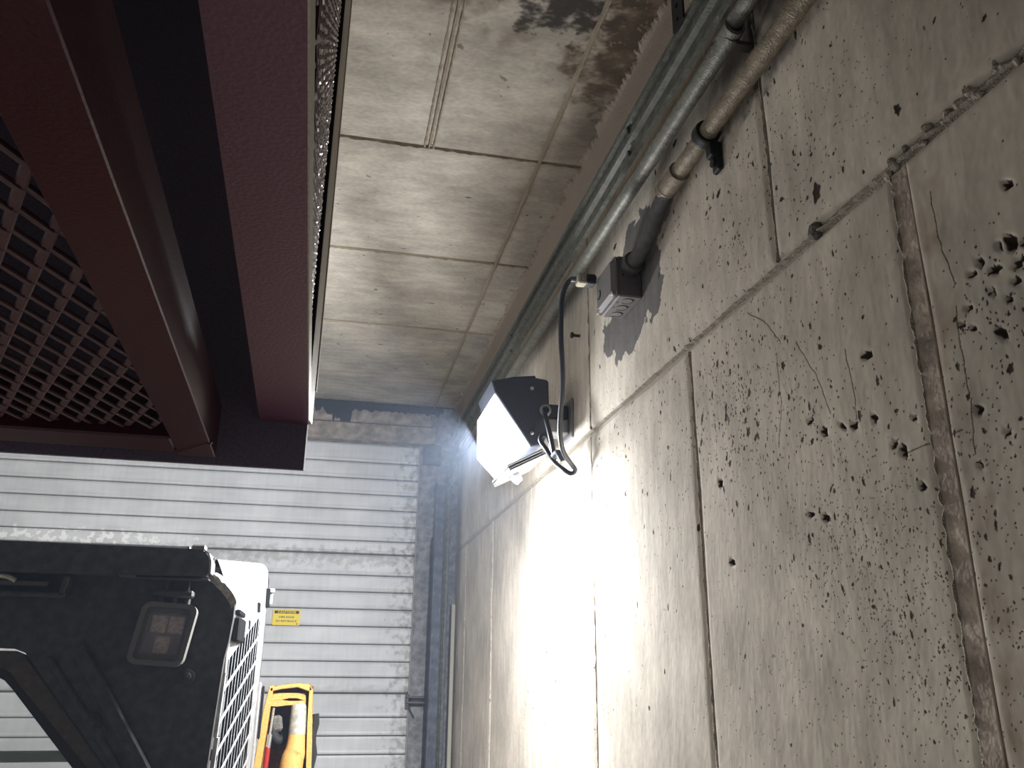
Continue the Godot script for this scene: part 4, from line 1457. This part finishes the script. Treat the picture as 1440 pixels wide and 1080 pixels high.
	for i in 13:
		var z := -2.115 - 0.510 * i / 12.0
		st = mb()
		var ha: float = scr.call(z)
		bar(st, L.call(side_x(z, 0.0) - 0.002, ha, z), L.call(side_x(z, 0.0) - 0.006, ha - 0.47, z + 0.01), 0.005, 0.0012, 0.0004, Vector3(1, 0, 0))
		obj("screen_bar", st, white, o)
	# black latches on the sheet
	var latch := mat("latch_black", Color(0.07, 0.07, 0.07), 0.7, 0.0, 3.0, null, 0.0, 0.2)
	st = mb()
	box(st, L.call(side_x(-2.20, 0.09) + 0.006, 0.090, -2.20), Vector3(0.016, 0.056, 0.15), 0.004)
	obj("latch", st, latch, o)
	st = mb()
	box(st, L.call(side_x(-2.20, 0.09) + 0.002, 0.131, -2.235), Vector3(0.012, 0.012, 0.14), 0.002)
	obj("slot", st, latch, o)
	st = mb()
	box(st, L.call(side_x(-2.36, 0.12) + 0.001, 0.112, -2.40), Vector3(0.008, 0.026, 0.03), 0.002)
	obj("slot", st, latch, o)
	st = mb()
	box(st, L.call(side_x(-2.55, 0.16) + 0.001, 0.168, -2.55), Vector3(0.008, 0.026, 0.03), 0.002)
	obj("slot", st, latch, o)
	st = mb()
	box(st, L.call(-0.178, 0.206, -2.70), Vector3(0.022, 0.055, 0.03), 0.003)
	obj("rear_clip", st, latch, o)
	st = mb()
	box(st, L.call(-0.170, 0.228, -2.705), Vector3(0.030, 0.012, 0.03), 0.002)
	box(st, L.call(-0.165, 0.210, -2.712), Vector3(0.010, 0.045, 0.02), 0.002)
	obj("clip_bracket", st, white, o)
	# cab shell: roof, left side, rear frame with a cross bar
	st = mb()
	prism(st, [Vector2(2.06, 0.243), Vector2(2.75, 0.30), Vector2(2.75, 0.28), Vector2(2.06, 0.225)], Transform3D(Basis(Vector3(0, 0, -1), Vector3(0, 1, 0), Vector3(1, 0, 0)), L.call(-1.13, 0, 0)), 0.0, 0.87)
	obj("roof", st, black, o)
	st = mb()
	box(st, L.call(-1.17, -0.35, -2.42), Vector3(0.04, 1.15, 0.68), 0.004)
	obj("left_side", st, black, o)
	st = mb()
	box(st, L.call(-0.235, -0.1, -2.755), Vector3(0.07, 0.75, 0.05), 0.006)
	box(st, L.call(-1.14, -0.1, -2.755), Vector3(0.08, 0.75, 0.05), 0.006)
	box(st, L.call(-0.69, 0.24, -2.755), Vector3(0.86, 0.10, 0.05), 0.006)
	box(st, L.call(-0.69, -0.232, -2.755), Vector3(0.86, 0.028, 0.03), 0.004)
	obj("rear_frame", st, black, o)
	# body and running gear below the frame
	st = mb()
	box(st, L.call(-0.70, -1.05, -2.60), Vector3(0.96, 0.55, 1.25), 0.03)
	box(st, L.call(-0.70, -0.72, -2.95), Vector3(0.90, 0.40, 0.50), 0.04)
	obj("body", st, yellow, o)
	st = mb()
	box(st, L.call(-0.70, -0.62, -2.40), Vector3(0.50, 0.14, 0.45), 0.04)
	box(st, L.call(-0.70, -0.45, -2.58), Vector3(0.46, 0.40, 0.10), 0.03)
	obj("seat", st, rubber, o)
	for x in [-1.31, -0.12]:
		for z in [-2.20, -3.0]:
			st = mb()
			lathe(st, L.call(x - 0.09, -1.44, z), Vector3(1, 0, 0), [Vector2(0.05, 0.02), Vector2(0.18, 0.0), Vector2(0.28, 0.0), Vector2(0.305, 0.03), Vector2(0.305, 0.15), Vector2(0.28, 0.18), Vector2(0.18, 0.18), Vector2(0.05, 0.16)], 32)
			obj("tyre", st, rubber, o)
	build_tower(o, L, yellow, rubber)


func build_tower(o: Node3D, L: Callable, yellow: Material, rubber: Material) -> void:
	var tw := Node3D.new()
	tw.name = "lift_tower"
	tw.set_meta("label", "worn yellow lift arm tower")
	o.add_child(tw)
	var t := Transform3D(Basis.IDENTITY, L.call(0, 0, -3.0))
	var st := mb()
	prism(st, [Vector2(-0.160, -0.050), Vector2(-0.146, -0.046), Vector2(-0.150, -0.10), Vector2(-0.163, -0.30), Vector2(-0.175, -0.70), Vector2(-0.198, -0.70), Vector2(-0.186, -0.30), Vector2(-0.172, -0.12)], t, -0.16, 0.0, 0.002)
	obj("left_cheek", st, yellow, tw)
	st = mb()
	prism(st, [Vector2(-0.032, -0.044), Vector2(-0.021, -0.060), Vector2(-0.018, -0.12), Vector2(-0.010, -0.22), Vector2(-0.006, -0.30), Vector2(0.002, -0.70), Vector2(-0.018, -0.70), Vector2(-0.022, -0.30), Vector2(-0.030, -0.16), Vector2(-0.032, -0.07)], t, -0.16, 0.0, 0.002)
	obj("right_cheek", st, yellow, tw)
	st = mb()
	prism(st, [Vector2(-0.158, -0.054), Vector2(-0.122, -0.046), Vector2(-0.070, -0.040), Vector2(-0.032, -0.044), Vector2(-0.021, -0.060), Vector2(-0.034, -0.064), Vector2(-0.070, -0.052), Vector2(-0.122, -0.058), Vector2(-0.156, -0.066)], t, -0.16, 0.0, 0.002)
	obj("crown_plate", st, yellow, tw)
	st = mb()
	var slot := [Vector2(-0.120, -0.0915), Vector2(-0.095, -0.0860), Vector2(-0.070, -0.0860), Vector2(-0.048, -0.0925), Vector2(-0.070, -0.0945), Vector2(-0.095, -0.0945)]
	prism(st, [Vector2(-0.156, -0.070), Vector2(-0.045, -0.070), Vector2(-0.043, -0.076), Vector2(-0.040, -0.093), Vector2(-0.048, -0.0925), Vector2(-0.070, -0.0860), Vector2(-0.095, -0.0860), Vector2(-0.120, -0.0915), Vector2(-0.158, -0.092)], t, -0.05, -0.02, 0.001)
	prism(st, [Vector2(-0.158, -0.092), Vector2(-0.120, -0.0915), Vector2(-0.095, -0.0945), Vector2(-0.070, -0.0945), Vector2(-0.048, -0.0925), Vector2(-0.040, -0.093), Vector2(-0.040, -0.106), Vector2(-0.100, -0.108), Vector2(-0.130, -0.112), Vector2(-0.161, -0.110)], t, -0.05, -0.02, 0.001)
	obj("cross_plate", st, yellow, tw)
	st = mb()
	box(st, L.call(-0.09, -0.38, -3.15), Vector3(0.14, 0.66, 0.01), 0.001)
	obj("back_plate", st, mat("plate_brown", Color(0.50, 0.34, 0.14), 0.7, 0.0, 4.0, blotch), tw)  # the back plate's own brown
	# the arm: rounded yellow tube with a bare worn head
	st = mb()
	tube(st, smooth([L.call(-0.060, -0.195, -3.01), L.call(-0.062, -0.25, -3.0), L.call(-0.070, -0.31, -2.99), L.call(-0.085, -0.70, -2.98)], 5), [0.026, 0.027, 0.028, 0.029, 0.031, 0.033, 0.034, 0.035, 0.035, 0.036, 0.036, 0.037, 0.037, 0.037, 0.037, 0.037], 20)
	obj("arm", st, yellow, tw)
	st = mb()
	tube(st, smooth([L.call(-0.062, -0.103, -3.022), L.call(-0.061, -0.112, -3.02), L.call(-0.060, -0.150, -3.015), L.call(-0.060, -0.196, -3.01)], 4), [0.006, 0.014, 0.019, 0.022, 0.024, 0.025, 0.0255, 0.0262, 0.0265, 0.0268, 0.027, 0.027, 0.027], 20)
	obj("arm_head", st, mat("worn_paint", Color(0.72, 0.70, 0.64), 0.6, 0.1, 8.0, blotch, 0.15), tw, "bare worn head of the arm")
	st = mb()
	cyl(st, L.call(-0.140, -0.115, -3.02), L.call(-0.145, -0.20, -3.02), 0.004, -1, 10)
	cyl(st, L.call(-0.145, -0.195, -3.02), L.call(-0.147, -0.235, -3.02), 0.008, -1, 12)
	obj("cylinder_rod", st, mat("chrome_rod", Color(0.8, 0.8, 0.8), 0.25, 0.8), tw)
	st = mb()
	cyl(st, L.call(-0.147, -0.232, -3.02), L.call(-0.152, -0.42, -3.02), 0.008, -1, 12)
	obj("red_hose", st, mat("red_rubber", Color(0.55, 0.10, 0.09), 0.5), tw)
	st = mb()
	box(st, L.call(-0.128, -0.165, -3.06), Vector3(0.036, 0.05, 0.04), 0.008, Basis(Vector3(0, 0, 1), 0.2))
	obj("valve_block", st, mat("dirty_metal", Color(0.55, 0.53, 0.49), 0.7, 0.3, 20.0, blotch, 0.3), tw)
	st = mb()
	tube(st, smooth([L.call(-0.14, -0.19, -3.05), L.call(-0.12, -0.215, -3.05), L.call(-0.10, -0.205, -3.06), L.call(-0.09, -0.15, -3.08)], 5), 0.016, 10)
	obj("hose", st, rubber, tw)
	st = mb()
	var rp := []
	for k in 14:
		rp.append(L.call(-0.006 + 0.004 * sin(k * 1.9), -0.135 - 0.030 * k, -3.06))
	tube(st, smooth(rp, 2), 0.011, 9)
	obj("dirty_hose", st, mat("caked_rubber", Color(0.20, 0.19, 0.18), 0.9, 0.0, 25.0, blotch, 0.4), tw)
	# tall grey bracket between the side screen and the tower
	st = mb()
	prism(st, [Vector2(-0.208, -0.030), Vector2(-0.196, -0.024), Vector2(-0.186, -0.030), Vector2(-0.186, -0.70), Vector2(-0.212, -0.70)], Transform3D(Basis.IDENTITY, L.call(0.013, -0.008, -2.80)), -0.03, 0.0, 0.002)
	obj("grey_bracket", st, mat("grey_paint", Color(0.62, 0.62, 0.61), 0.5, 0.1, 5.0, fine), tw)
	st = mb()
	box(st, L.call(-0.167, -0.12, -2.815), Vector3(0.008, 0.15, 0.02), 0.003)
	obj("dark_edge_strip", st, mat("edge_dark", Color(0.07, 0.08, 0.12), 0.2), tw)  # dark strip along the right edge of the grey bracket


func build_sign() -> void:
	var o := thing("caution_sign", "small yellow caution sign on the white ribbed door", "sign", P(-0.178, 0.198, D + 0.0))
	var L := func(x, h, z): return P(x, h, z) - o.position
	var yel := mat("sign_yellow", Color(0.86, 0.76, 0.20), 0.5)
	var st := mb()
	prism(st, rounded(0.126, 0.072, 0.005, 3), Transform3D(Basis.IDENTITY, L.call(-0.178, 0.236, D - 0.027)), 0.0, 0.003)
	obj("plate", st, yel, o)
	var ink := mat("sign_ink", Color(0.10, 0.095, 0.04), 0.6)
	st = mb()
	box(st, L.call(-0.178, 0.2595, D - 0.0235), Vector3(0.112, 0.013, 0.001), 0.0)
	obj("title_bar", st, ink, o)
	for w in [["CAUTION", 0.2595, 0.0105, yel, -0.0228, 1.35], ["FIRE DOOR", 0.2370, 0.0085, ink, -0.0238, 1.17], ["DO NOT BLOCK", 0.2190, 0.0085, ink, -0.0238, 1.16]]:
		var tm := TextMesh.new()
		var f := SystemFont.new()
		f.font_names = PackedStringArray(["Droid Sans"])
		f.font_weight = 700
		tm.font = f
		tm.text = w[0]
		tm.font_size = 32
		tm.pixel_size = w[2] / 24.0
		tm.depth = 0.0006
		tm.horizontal_alignment = HORIZONTAL_ALIGNMENT_CENTER
		var n := MeshInstance3D.new()
		n.mesh = tm
		n.material_override = w[3]
		n.name = "lettering"
		n.position = L.call(-0.178, w[1], D + w[4])
		n.scale = Vector3(w[5], 1.0, 1.0)
		o.add_child(n, true)
	st = mb()
	cyl(st, L.call(-0.128, 0.207, D - 0.025), L.call(-0.128, 0.207, D - 0.0225), 0.003, -1, 10)
	obj("rivet", st, ink, o)


func build_small_things() -> void:
	var o := thing("wall_bolt", "small dark bolt sticking out of the wall below the junction box plug", "bolt", P(W, 0.855, -2.0))
	var m := mat("bolt_steel", Color(0.18, 0.17, 0.17), 0.5, 0.5)
	var st := mb()
	cyl(st, Vector3(0.004, 0, 0), Vector3(-0.022, 0, 0), 0.004, -1, 10)
	obj("shank", st, m, o)
	st = mb()
	cyl(st, Vector3(-0.020, 0, 0), Vector3(-0.027, 0, 0), 0.008, -1, 6)
	obj("head", st, m, o)
